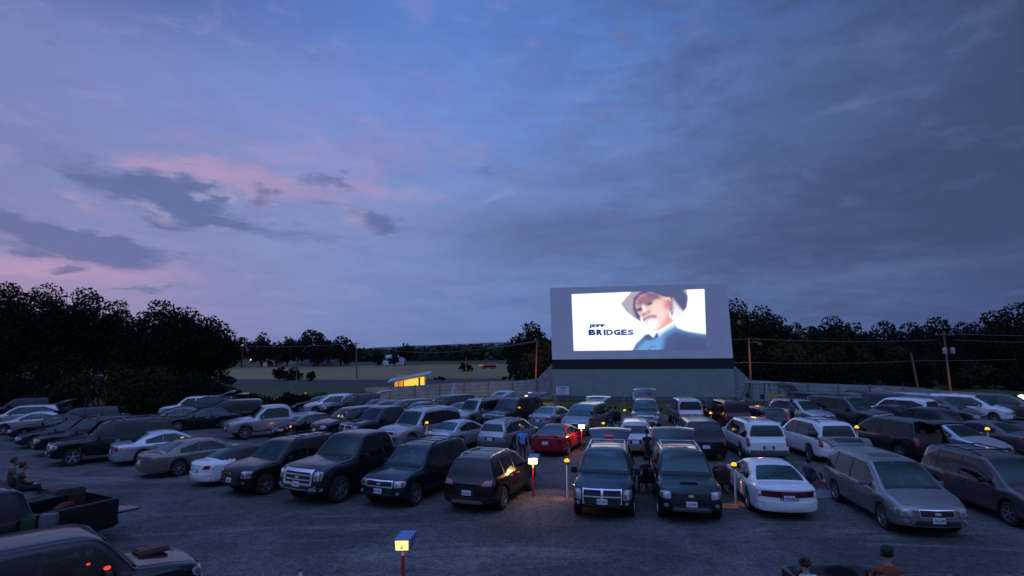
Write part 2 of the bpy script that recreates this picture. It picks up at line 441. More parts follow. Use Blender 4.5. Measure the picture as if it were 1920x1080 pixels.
def window_table(kind, gated):
    s = CT[kind]; L, H, hw = s['L'], s['H'], s['W'] / 2; X = lambda q: L / 2 - q
    zb0, zb1 = s['zb']; xc, xw, xr, xb = s['xc'], s['xw'], s['xr'], s['xb']; bl = lambda q: zb0 + (zb1 - zb0) * q / L
    yb = hw * .80; ytp = hw * s['rw'] * .90; T = []
    T.append(('windshield', 't', [[(X(xc + .03), -yb), (X(xc + .03), yb), (X(xw - .03), ytp), (X(xw - .03), -ytp)]], 's', (8, 6, .1)))
    zr1 = H - .125
    ztop = lambda q: interp([(xc, s['zc'] - .05), (xw + .12, zr1), (xr - .12, zr1), (xb, s['zd'] - .05)], q)
    if s.get('bed'): segs = [(xc + .28, (xw + xr) / 2 + .12), ((xw + xr) / 2 + .2, xr - .12)]
    elif kind in ('sedan', 'oldsedan'): segs = [(xc + .3, (xw + xr) / 2), ((xw + xr) / 2 + .07, xr + .25)]
    elif kind == 'coupe': segs = [(xc + .35, (xw + xr) / 2 + .3), ((xw + xr) / 2 + .38, xr + .3)]
    elif kind == 'hatch': segs = [(xc + .35, xc + 1.3), (xc + 1.38, xb - .45)]
    elif kind in ('van', 'bigvan'): segs = [(xc + .45, xc + 1.7), (xc + 1.78, xc + 2.75), (xc + 2.82, xb - .22)]
    else: segs = [(xc + .28, xc + 1.28), (xc + 1.36, xc + 2.22), (xc + 2.32, xb - .28)]
    for n_, (a, c) in enumerate(segs):
        last = n_ == len(segs) - 1; priv = n_ > 0 and s['wr'] > .33
        if n_ == 0:
            am = max(a + .05, min(xw + .1, c - .3))
            qs = [[(X(a), bl(a) + .04), (X(am), bl(am) + .04), (X(am), min(zr1, ztop(am))), (X(a), max(bl(a) + .06, ztop(a) - .02))],
                  [(X(am), bl(am) + .04), (X(c), bl(c) + .04), (X(c), min(zr1, ztop(c))), (X(am), min(zr1, ztop(am)))]]
        else:
            qs = [[(X(a), bl(a) + .04), (X(c), bl(c) + .04), (X(c), max(bl(c) + .1, min(zr1, ztop(c + (.05 if last else 0))))), (X(a), max(bl(a) + .07, min(zr1, ztop(a))))]]
        for side in 'lR': T.append(('side_window', side, qs, 'p' if priv else 'c', (5, 4, .0 if n_ == 0 else .06)))
    if s.get('bed'): T.append(('rear_window', 'r', [[(-ytp * .95, bl(xr) + .12), (ytp * .95, bl(xr) + .12), (ytp * .88, H - .16), (-ytp * .88, H - .16)]], 'p', (6, 4, .1)))
    elif L - xb < .5:
        if gated: T.append((None, 'r', [[(-hw * .8, .66), (hw * .8, .66), (ytp * .96, H - .1), (-ytp * .96, H - .1)]], '', (6, 4, .1)))
        else: T.append(('rear_window', 'r', [[(-hw * .78, bl(L) + .1), (hw * .78, bl(L) + .1), (ytp * .96, H - .14), (-ytp * .96, H - .14)]], 'p', (6, 4, .12)))
    else: T.append(('rear_window', 't', [[(X(xb - .04), yb * .98), (X(xb - .04), -yb * .98), (X(xr + .05), -ytp), (X(xr + .05), ytp)]], 's', (8, 5, .12)))
    return T, segs

CUT_CACHE = {}
def cut_body(kind, tailgate, gated):
    ck = (kind, tailgate, gated)
    if ck in CUT_CACHE: return CUT_CACHE[ck]
    src = car_body(kind, tailgate)[0]; T, _ = window_table(kind, gated); s = CT[kind]
    bm = bmesh.new(); bm.from_mesh(src)
    for (nm, ax, qs, m_, _r) in T:
        A = Vector(AX[ax][1])
        to2 = {'f': lambda c: (c.y, c.z), 'r': lambda c: (c.y, c.z), 'l': lambda c: (c.x, c.z), 'R': lambda c: (c.x, c.z), 't': lambda c: (c.x, c.y)}[ax]
        to3 = {'f': lambda p: Vector((0, p[0], p[1])), 'r': lambda p: Vector((0, p[0], p[1])), 'l': lambda p: Vector((p[0], 0, p[1])), 'R': lambda p: Vector((p[0], 0, p[1])), 't': lambda p: Vector((p[0], p[1], 0))}[ax]
        for q in qs:
            q = [Vector(p) for p in q]; cen = sum(q, Vector((0, 0))) / 4
            if len(qs) == 1: q = [cen + (p - cen) * .95 for p in q]
            else: q = [Vector((p.x, cen.y + (p.y - cen.y) * .93)) for p in q]
            lo = (min(p.x for p in q) - .3, min(p.y for p in q) - .3); hi = (max(p.x for p in q) + .3, max(p.y for p in q) + .3)
            def region():
                r = []
                for f in bm.faces:
                    c = f.calc_center_median(); u, v = to2(c)
                    if not (lo[0] < u < hi[0] and lo[1] < v < hi[1]): continue
                    if f.normal.dot(A) > -.12: continue
                    if ax == 't' and c.z < s['zc'] - .1: continue
                    if ax == 'r' and s.get('bed') and c.x < -(s['xb'] - s['L'] / 2) - .1: continue
                    if ax == 'r' and not s.get('bed') and c.x > 0: continue
                    r.append(f)
                return r
            for a, b in zip(q, q[1:] + q[:1]):
                fs = region()
                if not fs: break
                no = (to3(b) - to3(a)).cross(A)
                if no.length < 1e-6: continue
                ed = list({e for f in fs for e in f.edges}); ve = list({v for f in fs for v in f.verts})
                bmesh.ops.bisect_plane(bm, geom=fs + ed + ve, plane_co=to3(a), plane_no=no.normalized(), dist=1e-4)
            def inside(u, v):
                sg = None
                for a, b in zip(q, q[1:] + q[:1]):
                    cr = (b.x - a.x) * (v - a.y) - (b.y - a.y) * (u - a.x)
                    if abs(cr) < 1e-9: continue
                    if sg is None: sg = cr > 0
                    elif (cr > 0) != sg: return False
                return True
            dl = [f for f in region() if inside(*to2(f.calc_center_median()))]
            if dl: bmesh.ops.delete(bm, geom=dl, context='FACES')
    me = bpy.data.meshes.new('body'); bm.to_mesh(me); bm.free()
    me.polygons.foreach_set('use_smooth', [True] * len(me.polygons)); me.set_sharp_from_angle(angle=math.radians(38))
    CUT_CACHE[ck] = me
    return me

def seat_mesh(w):
    mb = MB(); mb.box((0, 0, .12), (.52, w, .2), bev=.05)
    mb.box((-.28, 0, .48), (.16, w * .92, .66), Matrix.Rotation(math.radians(-12), 3, 'Y'), bev=.05)
    n = 2 if w > .9 else 1
    for k in range(n):
        y = 0 if n == 1 else (k - .5) * w * .55
        mb.box((-.37, y, .90), (.1, .26, .18), bev=.04)
        mb.tube((-.34, y - .06, .76), (-.36, y - .06, .86), .008); mb.tube((-.34, y + .06, .76), (-.36, y + .06, .86), .008)
    o = mb.build('seat_src', None, None, 40); me = o.data; COL.objects.unlink(o); bpy.data.objects.remove(o); return me
CABIN = mat('cabin_lining', (.022, .022, .024), rough=.85)
SEATD = mat('seat_dark', (.03, .03, .032), rough=.8); SEATL = mat('seat_tan', (.13, .115, .10), rough=.8)
SEATS = {}
def seat_data(w, m):
    k = (w, m.name)
    if k not in SEATS: SEATS[k] = seat_mesh(w); SEATS[k].materials.append(m)
    return SEATS[k]
def add_cabin(kind, root, idx):
    s = CT[kind]; L, H, hw = s['L'], s['H'], s['W'] / 2; X = lambda q: L / 2 - q
    xe = s['xr'] - .02 if s.get('bed') else s['xb'] - .12
    z0 = s['gc'] + .22; zb = s['zb'][0] - .03; w = hw * .86; mb = MB()
    x0, x1 = X(s['xc'] + .02), X(xe)
    v = [(x0, -w, z0), (x0, w, z0), (x1, w, z0), (x1, -w, z0), (x0, -w, zb), (x0, w, zb), (x1, w * .95, zb), (x1, -w * .95, zb)]
    mb.add(v, [(0, 3, 2, 1), (0, 1, 5, 4), (1, 2, 6, 5), (3, 0, 4, 7)] + ([(2, 3, 7, 6)] if s.get('bed') or L - s['xb'] > .5 else []))
    mb.box((X(s['xc'] + .42), 0, zb - .02), (.5, w * 1.9, .1), bev=.03)
    lt = idx % 3 == 1; m = SEATL if lt else SEATD
    cab = mb.build('cabin', CABIN, root, 40)
    t = MB(); 
    for i in range(16):
        a = 2 * math.pi * i / 16; b = 2 * math.pi * (i + 1) / 16
        t.tube((0, .18 * math.cos(a), .18 * math.sin(a)), (0, .18 * math.cos(b), .18 * math.sin(b)), .013, n=5, caps=False)
    st = t.build('steering_wheel', DARKTRIM, cab); st.location = (X(s['xc'] + .78), hw * .38, zb + .06); st.rotation_euler = (0, math.radians(-25), 0)
    fx = s['xw'] + (.55 if s['wr'] > .33 else .4); low = H < 1.6; sz_ = .76 if low else (.95 if s['wr'] > .35 else .9)
    for y in (-1, 1):
        o = bpy.data.objects.new('seat', seat_data(.52, m)); link(o, cab); o.location = (X(fx), y * hw * .40, z0 + .06); o.scale = (1, 1, sz_)
    rows = [fx + .95] if not (low and L - s['xb'] > .5) else [min(fx + .85, s['xr'] + .0)]
    if L - s['xb'] < .5 and xe - fx > 2.1: rows.append(fx + 1.75)
    for r in rows:
        if r + .4 > xe and s.get('bed'): r = xe - .38
        o = bpy.data.objects.new('rear_seat', seat_data(round(w * 1.6, 2), m)); link(o, cab); o.location = (X(r), 0, z0 + .06); o.scale = (1, 1, sz_ * (.88 if low else 1))
NCAR = [0]

# wheels: shared meshes
def wheel_meshes():
    t = MB(); t.lathe([(.62, -.5), (.9, -.5), (.98, -.38), (1, -.2), (1, .2), (.98, .38), (.9, .5), (.66, .5), (.64, .35)], axis='y', n=28)
    v = Vector
    tyre = t.build('tyre_src', RUBBER, None, 40)
    rims = []
    for kind in (0, 1, 2):
        r = MB(); r.lathe([(.2, .28), (.64, .24), (.66, .5), (.61, .5), (.58, .30)], axis='y', n=28)
        ns = (5, 6, 7)[kind]
        for k in range(ns):
            a = 2 * math.pi * k / ns
            rot = Matrix.Rotation(a, 4, 'Y')
            wd = (.2, .14, .11)[kind]
            vs = [v((-wd * .6, .40, .1)), v((wd * .6, .40, .1)), v((wd * .5, .46, .62)), v((-wd * .5, .46, .62)), v((-wd * .6, .33, .1)), v((wd * .6, .33, .1)), v((wd * .5, .36, .62)), v((-wd * .5, .36, .62))]
            r.add([rot @ p for p in vs], [(0, 1, 2, 3), (4, 7, 6, 5), (0, 4, 5, 1), (1, 5, 6, 2), (2, 6, 7, 3), (3, 7, 4, 0)])
        r.lathe([(.16, .3), (.16, .44), (.11, .48), (0, .48)], axis='y', n=12)
        rims.append(r.build('rim_src', ALLOY, None, 40))
    ms = [tyre.data] + [q.data for q in rims]
    for q in [tyre] + rims: COL.objects.unlink(q); bpy.data.objects.remove(q)
    return ms
WM = wheel_meshes()

def car(kind, pos, yaw, color, label, cat='car', name='parked_car', group=None, lod=1, front='bars', rear='side', rails=False, gate=None,
        trim=None, rim=0, rimmat=None, plate=None, roofbox=False, chromebump=False, sunroof=False, amber=False, wid=1.0, taillit=False, tailgate_down=False, hoodscoop=False, skid=None, softtop=False,
        scale=1.0, grillemat=None, lensmat=None, tailmat=None, decal=None, wiper=False, spoiler=False):
    s = CT[kind]; L, H, hw = s['L'], s['H'], s['W'] / 2
    opened = gate is not None or tailgate_down
    src, bvh, BV, BF = car_body(kind, tailgate_down)
    NCAR[0] += 1
    src = cut_body(kind, tailgate_down, gate is not None)
    pm = P(color)
    root = thing(name, label, cat, (pos[0], pos[1], 0), yaw, group)
    if scale != 1: root.scale = (scale,) * 3
    me = src.copy(); me.materials.clear(); me.materials.append(pm); me.materials.append(trim or DARKTRIM)
    if trim is not None or s['gc'] > .3:
        zt = s['gc'] + (.26 if trim is not None else .1)
        me.polygons.foreach_set('material_index', [1 if p.center.z < zt else 0 for p in me.polygons])
    if softtop: me.polygons.foreach_set('material_index', [1 if p.center.z > s['zd'] + .06 and p.center.x < L / 2 - s['xw'] + .15 else 0 for p in me.polygons])
    b = bpy.data.objects.new('body', me); link(b, root)
    X = lambda q: L / 2 - q
    def pt(nm, ax, quad, m, off=.006, nu=6, nv=4, rnd=.15, parent=None, thick=.012, both=False, label=None):
        out = []
        for qd in ([quad, sym(quad)] if both else [quad]):
            mb = MB(); patch(mb, bvh, ax, qd, off, nu, nv, rnd, thick)
            if not mb.v: continue
            o = mb.build(nm, m, parent or root, 50)
            if label: o['label'] = label
            out.append(o)
        return out[0] if out else None
    zb0, zb1 = s['zb']; xc, xw, xr, xb = s['xc'], s['xw'], s['xr'], s['xb']
    bl = lambda q: zb0 + (zb1 - zb0) * q / L
    # ---- glass, cut out of the body, with the cabin behind it
    TB, segs = window_table(kind, gate is not None)
    for (nm, ax, qs, gm_, (nu_, nv_, rn_)) in TB:
        if nm is None: continue
        mb = MB()
        for q in qs: patch(mb, bvh, ax, q, .006, nu_, nv_, rn_, .014)
        if mb.v: mb.build(nm, dict(s=SHIELD, p=PRIVGL, c=SIDEGL)[gm_], root, 50)
    add_cabin(kind, root, NCAR[0])
    if lod >= 1:
        for (a0_, a1_), (b0_, b1_) in zip(segs, segs[1:]):
            if b0_ - a1_ > .12: continue
            zt_ = min(s['H'] - .11, s['H'] - .11)
            for side in 'lR':
                mb = MB(); patch(mb, bvh, side, [(L / 2 - a1_ - .005, s['zb'][0] + (s['zb'][1] - s['zb'][0]) * a1_ / L + .03), (L / 2 - b0_ + .005, s['zb'][0] + (s['zb'][1] - s['zb'][0]) * a1_ / L + .03), (L / 2 - b0_ + .005, zt_), (L / 2 - a1_ - .005, zt_)], .004, 1, 5, 0, .01)
                if mb.v: mb.build('pillar_trim', DARKTRIM, root, 50)
    # ---- wheels
    rw_ = s['wr']; width = .235 if s['wr'] > .35 else .2
    for ax_ in (s['ax'], s['ax'] + s['wb']):
        for sg in (1, -1):
            wo = bpy.data.objects.new('wheel', WM[0]); link(wo, root)
            wo.location = (X(ax_), sg * (hw - width / 2 - .015), rw_); wo.scale = (rw_, width, rw_)
            if sg < 0: wo.rotation_euler = (0, 0, math.pi)
            ri = bpy.data.objects.new('rim', WM[1 + rim]); link(ri, wo)
            if rimmat:
                ri.data = WM[1 + rim].copy(); ri.data.materials.clear(); ri.data.materials.append(rimmat)
    # ---- front
    zh = s['zhf']; big = s['wr'] > .36
    hl = lensmat or LENS
    lh = .22 if big else .16
    if kind == 'van': lh = .22
    if front == 'dodge': lh = .25
    if front == 'hd': lh = .3
    l0 = .60 if front not in ('dodge', 'hd') else .66
    z0, z1 = zh - .05 - lh, zh - .055
    if front == 'dodge': z0 -= .06
    for sg in (1, -1):
        qd = [(hw * l0, z0), (hw * .93, z0 + .03), (hw * .93, z1 - .0), (hw * l0, z1)]
        if front == 'split': qd = [(hw * .6, zh - .16), (hw * .93, zh - .16), (hw * .93, zh - .05), (hw * .6, zh - .05)]
        if sg < 0: qd = sym(qd)
        h = pt('headlight', 'f', qd, hl, .012, 6, 4, .45)
        if h and lod >= 2:
            cy = hw * (l0 + .12) * sg
            mb = MB(); patch(mb, bvh, 'f', [(cy - .085, z0 + .03), (cy + .085, z0 + .03), (cy + .085, z1 - .02), (cy - .085, z1 - .02)], .017, 4, 4, .95); mb.build('bulb', LENSIN, h, 50)
            c2 = hw * .875 * sg
            mb = MB(); patch(mb, bvh, 'f', [(c2 - .03, z0 + .05), (c2 + .03, z0 + .05), (c2 + .03, z1 - .05), (c2 - .03, z1 - .05)], .018, 3, 3, .6); mb.build('turn_signal', AMBER, h, 50)
        if front == 'split':
            q2 = [(hw * .6, zh - .29), (hw * .93, zh - .28), (hw * .93, zh - .2), (hw * .6, zh - .2)]
            pt('turn_signal', 'f', q2 if sg > 0 else sym(q2), hl, .012, 5, 3, .2)
    gm = grillemat or DARKTRIM
    gw = hw * (l0 - .04)
    gz0, gz1 = z0 + .0, z1
    if front == 'hd': gz0, gz1 = zh - .50, zh - .02
    if front == 'dodge': gz0, gz1 = zh - .46, zh - .04
    if front == 'slim': gz0, gz1, gw = zh - .26, zh - .07, hw * .44
    g = pt('grille', 'f', [(-gw * .94, gz0), (gw * .94, gz0), (gw, gz1), (-gw, gz1)], gm, .008, 8, 4, .12)
    if lod >= 1 and g:
        mb = MB()
        def strip(a, b, c, d, off=.02, nu=8):
            patch(mb, bvh, 'f', [(a, c), (b, c), (b, d), (a, d)], off, nu, 1, 0, .018)
        def vstrip(a, b, off=.026): patch(mb, bvh, 'f', [(a, gz0), (b, gz0), (b, gz1), (a, gz1)], off, 1, 6, 0, .018)
        if front in ('bars', 'hd', 'frame', 'dodge', 'slim'):
            e = .03 if front != 'hd' else .075
            if front == 'slim': e = .014
            strip(-gw, gw, gz1 - e, gz1); strip(-gw * .95, gw * .95, gz0, gz0 + e)
            vstrip(-gw, -gw + e); vstrip(gw - e, gw)
        if front == 'hd':
            for k in (.36, .66): strip(-gw + .1, gw - .1, gz0 + (gz1 - gz0) * k - .02, gz0 + (gz1 - gz0) * k + .02, .022)
        elif front == 'dodge':
            strip(-gw, gw, (gz0 + gz1) / 2 - .016, (gz0 + gz1) / 2 + .016, .028); vstrip(-.035, .035, .032)
        elif front in ('bars', 'split'):
            strip(-gw + .03, gw - .03, (gz0 + gz1) / 2 - .008, (gz0 + gz1) / 2 + .008)
        elif front == 'fins':
            for k in range(7):
                yy = -gw + gw * 2 * (k + .5) / 7; vstrip(yy - .02, yy + .02)
        if mb.v: mb.build('grille_frame', CHROME if front != 'split' else GREYTRIM, g, 50)
        # emblem in the middle of the grille
        if lod >= 2 and front != 'dodge':
            mb = MB(); zc_ = (gz0 + gz1) / 2
            patch(mb, bvh, 'f', [(-.08, zc_ - .035), (.08, zc_ - .035), (.08, zc_ + .035), (-.08, zc_ + .035)], .03, 6, 4, .9)
            mb.build('emblem', mat('brass_emblem', (.5, .38, .12), rough=.3, metal=.8) if front == 'split' else CHROME, g, 50)
    bm_ = CHROME if chromebump else (pm if not trim else trim)
    bz = s['gc'] + .12
    fb = pt('front_bumper', 'f', [(-hw * .93, bz), (hw * .93, bz), (hw * .94, min(z0, gz0) - .05), (-hw * .94, min(z0, gz0) - .05)], bm_, .03, 10, 4, .12, thick=.04)
    pt('lower_intake', 'f', [(-hw * .6, bz + .02), (hw * .6, bz + .02), (hw * .55, bz + .13), (-hw * .55, bz + .13)], DARKTRIM, .036, 8, 2, .2)
    if lod >= 2:
        for sg in (1, -1):
            c = hw * .76 * sg
            pt('fog_light', 'f', [(c - .06, bz + .06), (c + .06, bz + .06), (c + .06, bz + .16), (c - .06, bz + .16)], LENSIN, .04, 4, 4, .9)
    # ---- rear
    if gate is None or True:
        rz0, rz1 = (.62, .82) if not big else (.8, 1.04)
        tm = tailmat or (REDLIT if taillit else REDLENS)
        if rear == 'bar':
            pt('tail_light_bar', 'r', [(-hw * .92, s['zd'] - .30), (hw * .92, s['zd'] - .30), (hw * .92, s['zd'] - .13), (-hw * .92, s['zd'] - .13)], tm, .01, 12, 3, .15)
        else:
            for sg in (1, -1):
                if rear == 'side': qd = [(hw * .60, s['zd'] - .29), (hw * .93, s['zd'] - .27), (hw * .93, s['zd'] - .13), (hw * .60, s['zd'] - .15)]
                elif rear == 'wide': qd = [(hw * .5, s['zd'] - .25), (hw * .94, s['zd'] - .22), (hw * .94, s['zd'] - .05), (hw * .62, s['zd'] - .08)]
                else:
                    qd = [(hw * .80, .72), (hw * .94, .72), (hw * .92, 1.08), (hw * .80, 1.08)]
                pt('tail_light', 'r', qd if sg > 0 else sym(qd), tm, .01, 5, 4, .35)
        zbp = .42 if not big else .5
        pt('rear_bumper', 'r', [(-hw * .94, s['gc'] + .1), (hw * .94, s['gc'] + .1), (hw * .94, zbp + .14), (-hw * .94, zbp + .14)], (bm_ if not chromebump else CHROME), .035, 10, 3, .1, thick=.045)
        if rear != 'none':
            pt('plate_recess', 'r', [(-.26, zbp + .17), (.26, zbp + .17), (.26, zbp + .34), (-.26, zbp + .34)], DARKTRIM if color not in ('white',) else GREYTRIM, .004, 4, 2, .1)
            pl = pt('licence_plate', 'r', [(-.155, zbp + .18), (.155, zbp + .18), (.155, zbp + .33), (-.155, zbp + .33)], PLATE, .014, 4, 2, 0)
            if plate and pl and isinstance(plate, tuple):
                p0 = project(bvh, 'r', 0, zbp + .25, .02)
                text_mesh('plate_lettering', plate[1], .26, .08, PLATEINK, pl, (p0.x - .012, 0, p0.z), (math.radians(90), 0, math.radians(-90)), .01)
        if lod >= 2 and rear != 'none' and L - xb >= .5:
            pass
    if plate and isinstance(plate, str):
        zc_ = bz + .16
        pl = pt('licence_plate', 'f', [(-.155, zc_ - .075), (.155, zc_ - .075), (.155, zc_ + .075), (-.155, zc_ + .075)], PLATE, .045, 4, 2, 0)
        p0 = project(bvh, 'f', 0, zc_, .05)
        text_mesh('plate_lettering', plate, .26, .08, PLATEINK, pl, (p0.x + .015, 0, p0.z), (math.radians(90), 0, math.radians(90)), .01)
    elif lod >= 1 and plate is None and front != 'none':
        zc_ = bz + .16
        pt('licence_plate', 'f', [(-.15, zc_ - .07), (.15, zc_ - .07), (.15, zc_ + .07), (-.15, zc_ + .07)], PLATE, .045, 4, 2, 0)
    if skid:
        pt('skid_plate', skid, [(-hw * .62, s['gc'] + .08), (hw * .62, s['gc'] + .08), (hw * .55, s['gc'] + .18), (-hw * .55, s['gc'] + .18)], mat('skid_silver', (.22, .23, .25), rough=.35, metal=.4), .05, 8, 2, .3, thick=.03)
    # ---- doors, hood as real panels with gaps
    if lod >= 1:
        zlo = s['gc'] + .14
        dsegs = [(max(xc + .12, s['ax'] + rw_ + .12), segs[0][1] + .03)]
        if kind != 'coupe' and len(segs) > 1:
            lim = s['ax'] + s['wb'] - rw_ - .1
            dsegs.append((segs[0][1] + .05, min(segs[1][1] + .03, max(lim, segs[0][1] + .6))))
        for a, c in dsegs:
            for side in 'lR':
                mb = MB(); patch(mb, bvh, side, [(X(a), zlo), (X(c), zlo), (X(c), bl(c) - .015), (X(a), bl(a) - .015)], .007, 6, 4, .03, .006)
                d = mb.build('door', None, root, 50, mats=None); d.data.materials.append(pm)
                if trim is not None:
                    d.data.materials.append(trim); d.data.polygons.foreach_set('material_index', [1 if p.center.z < s['gc'] + .26 else 0 for p in d.data.polygons])
                sy = 1 if side == 'l' else -1
                hp = project(bvh, side, X(c - .16), bl(c) - .1, .02)
                if hp is not None:
                    mh = MB(); mh.box((hp.x, hp.y, hp.z), (.17, .03, .035), bev=.008); mh.build('door_handle', pm if color not in ('black',) else CHROME, d, 40)
        mb = MB(); patch(mb, bvh, 't', [(X(.1), -hw * .74), (X(.1), hw * .74), (X(xc - .06), hw * .80), (X(xc - .06), -hw * .80)], .007, 8, 6, .1, .009)
        hd = mb.build('hood', pm, root, 50)
        if hoodscoop:
            mb = MB(); patch(mb, bvh, 't', [(X(xc * .38), -.26), (X(xc * .38), .26), (X(xc * .62), .30), (X(xc * .62), -.30)], .04, 5, 3, .2, .04); mb.build('hood_scoop', pm, hd, 40)
            mb = MB(); patch(mb, bvh, 't', [(X(xc * .36), -.24), (X(xc * .36), .24), (X(xc * .42), .24), (X(xc * .42), -.24)], .046, 4, 1, 0, .02); mb.build('scoop_opening', DARKTRIM, hd, 40)
        mb = MB(); patch(mb, bvh, 't', [(X(xc - .05), -hw * .78), (X(xc - .05), hw * .78), (X(xc + .05), hw * .77), (X(xc + .05), -hw * .77)], .009, 8, 1, 0, .01); mb.build('wiper_cowl', DARKTRIM, root, 50)
        if L - xb >= .5 and not s.get('bed'):
            mb = MB(); patch(mb, bvh, 't', [(X(L - .14), hw * .72), (X(L - .14), -hw * .72), (X(xb + .06), -hw * .78), (X(xb + .06), hw * .78)], .007, 6, 4, .08, .009); mb.build('boot_lid', pm, root, 50)
        if spoiler:
            mb = MB(); mb.box((X(L - .2), 0, s['zd'] + .07), (.16, hw * 1.5, .03), bev=.01); mb.box((X(L - .2), .5, s['zd'] + .03), (.1, .04, .08)); mb.box((X(L - .2), -.5, s['zd'] + .03), (.1, .04, .08)); mb.build('spoiler', pm, root, 40)
    # ---- mirrors
    for sg in (1, -1):
        mb = MB(); q = xc + (.42 if kind not in ('van',) else .6)
        hp = project(bvh, 'l' if sg > 0 else 'R', X(q), bl(q) + .05, 0)
        if hp is None: continue
        mz = .2 if big else .13
        mb.box((hp.x, hp.y + sg * .14, hp.z + .06), (.1, .2, mz), bev=.03); mb.box((hp.x, hp.y + sg * .02, hp.z + .02), (.06, .12, .04), bev=.01)
        mb.build('side_mirror', pm if color in ('white', 'silver', 'lsilver', 'beige', 'champagne', 'ltaupe') else DARKTRIM, root, 40)
    # ---- roof furniture
    if rails:
        rm = rails if not isinstance(rails, bool) else DARKTRIM
        yy = hw * s['rw'] * .86
        for sg in (1, -1):
            pts = []
            for k in range(9):
                q = xw + .25 + (xr - .2 - xw - .25) * k / 8
                h = project(bvh, 't', X(q), yy * sg, 0)
                if h is None: continue
                pts.append((h.x, yy * sg, h.z + (.0 if k in (0, 8) else .06)))
            mb = MB(); mb.path(pts, .022, 6); mb.build('roof_rail', rm, root, 40)
        if lod >= 1:
            for fr in (.3, .75):
                q = xw + (xr - xw) * fr; h = project(bvh, 't', X(q), 0, 0)
                mb = MB(); mb.box((h.x, 0, h.z + .05), (.06, yy * 2, .025), bev=.008); mb.build('roof_crossbar', rm, root, 40)
    if sunroof:
        q = xw + .35
        pt('sunroof', 't', [(X(q), -.42), (X(q), .42), (X(q + .5), .42), (X(q + .5), -.42)], GLASS, .006, 5, 4, .2)
    if roofbox:
        h = project(bvh, 't', X(xw + .9), 0, 0)
        mb = MB(); mb.box((h.x, 0, h.z + .22), (1.6, .8, .3), bev=.1, taper=.85); mb.build('roof_box', DARKTRIM, root, 50)
    # ---- raised tailgate
    if gate is not None:
        ang = math.radians(gate); hx, hz = X(xr - .05), H + .01
        gw0 = hw * s['rw'] * .93; gw1 = hw * .86; GL = (H - .62) * 1.02
        vs = []; N = 8; K = 6
        for i in range(N + 1):
            t = i / N; ww = gw0 + (gw1 - gw0) * min(1, t * 1.6)
            if t > .9: ww *= .96
            bend = -.16 * t * t * GL + .05 * math.sin(t * math.pi)
            px = -GL * t; pz = bend
            wx = hx + px * math.cos(ang) + pz * math.sin(ang); wz = hz - px * math.sin(ang) + pz * math.cos(ang)
            for k in range(K + 1):
                yy = ww * (2 * k / K - 1); cur = -.05 * (abs(yy) / ww) ** 2
                vs.append(Vector((wx + cur * math.sin(ang), yy, wz + cur)))
        top = len(vs); vs += [v + Vector((0, 0, -.06)) for v in vs]
        fs = []; 
        for i in range(N):
            for k in range(K):
                a = i * (K + 1) + k
                fs.append((a, a + 1, a + K + 2, a + K + 1)); fs.append((top + a, top + a + K + 1, top + a + K + 2, top + a + 1))
        bd = [k for k in range(K + 1)] + [(i + 1) * (K + 1) + K for i in range(N)] + [N * (K + 1) + k for k in range(K - 1, -1, -1)] + [i * (K + 1) for i in range(N - 1, 0, -1)]
        for a, c in zip(bd, bd[1:] + bd[:1]): fs.append((a, top + a, top + c, c))
        gt = mesh_obj('liftgate', vs, fs, pm, root, 40)
        gv = []; i0, i1 = 1, 4
        for i in range(i0, i1 + 1):
            for k in range(K + 1):
                v = vs[i * (K + 1) + k].copy(); v.y *= .86; gv.append(v + Vector((0, 0, .008)))
        gf = [(i * (K + 1) + k, i * (K + 1) + k + 1, (i + 1) * (K + 1) + k + 1, (i + 1) * (K + 1) + k) for i in range(i1 - i0) for k in range(K)]
        g2 = mesh_obj('gate_window', gv, gf, GLASS, gt, 40)
        if amber or taillit:
            v = vs[1 * (K + 1) + K // 2]
            mb = MB(); mb.box(v + Vector((.03, 0, .02)), (.05, .32, .03), bev=.01); mb.build('brake_light', REDLIT, gt)
        mb = MB()
        for sg in (1, -1): mb.tube((X(xr + .02), sg * gw0 * .95, H - .25), (hx - .55 * math.cos(ang), sg * gw0 * .95, hz + .45 * math.sin(ang) - .05), .012)
        mb.build('gas_strut', GREYTRIM, gt, 40)
    if tailgate_down:
        mb = MB(); mb.box((X(L) - .26, 0, .76), (.55, hw * 1.82, .05), bev=.015); mb.build('tailgate', pm, root, 40)
    return root
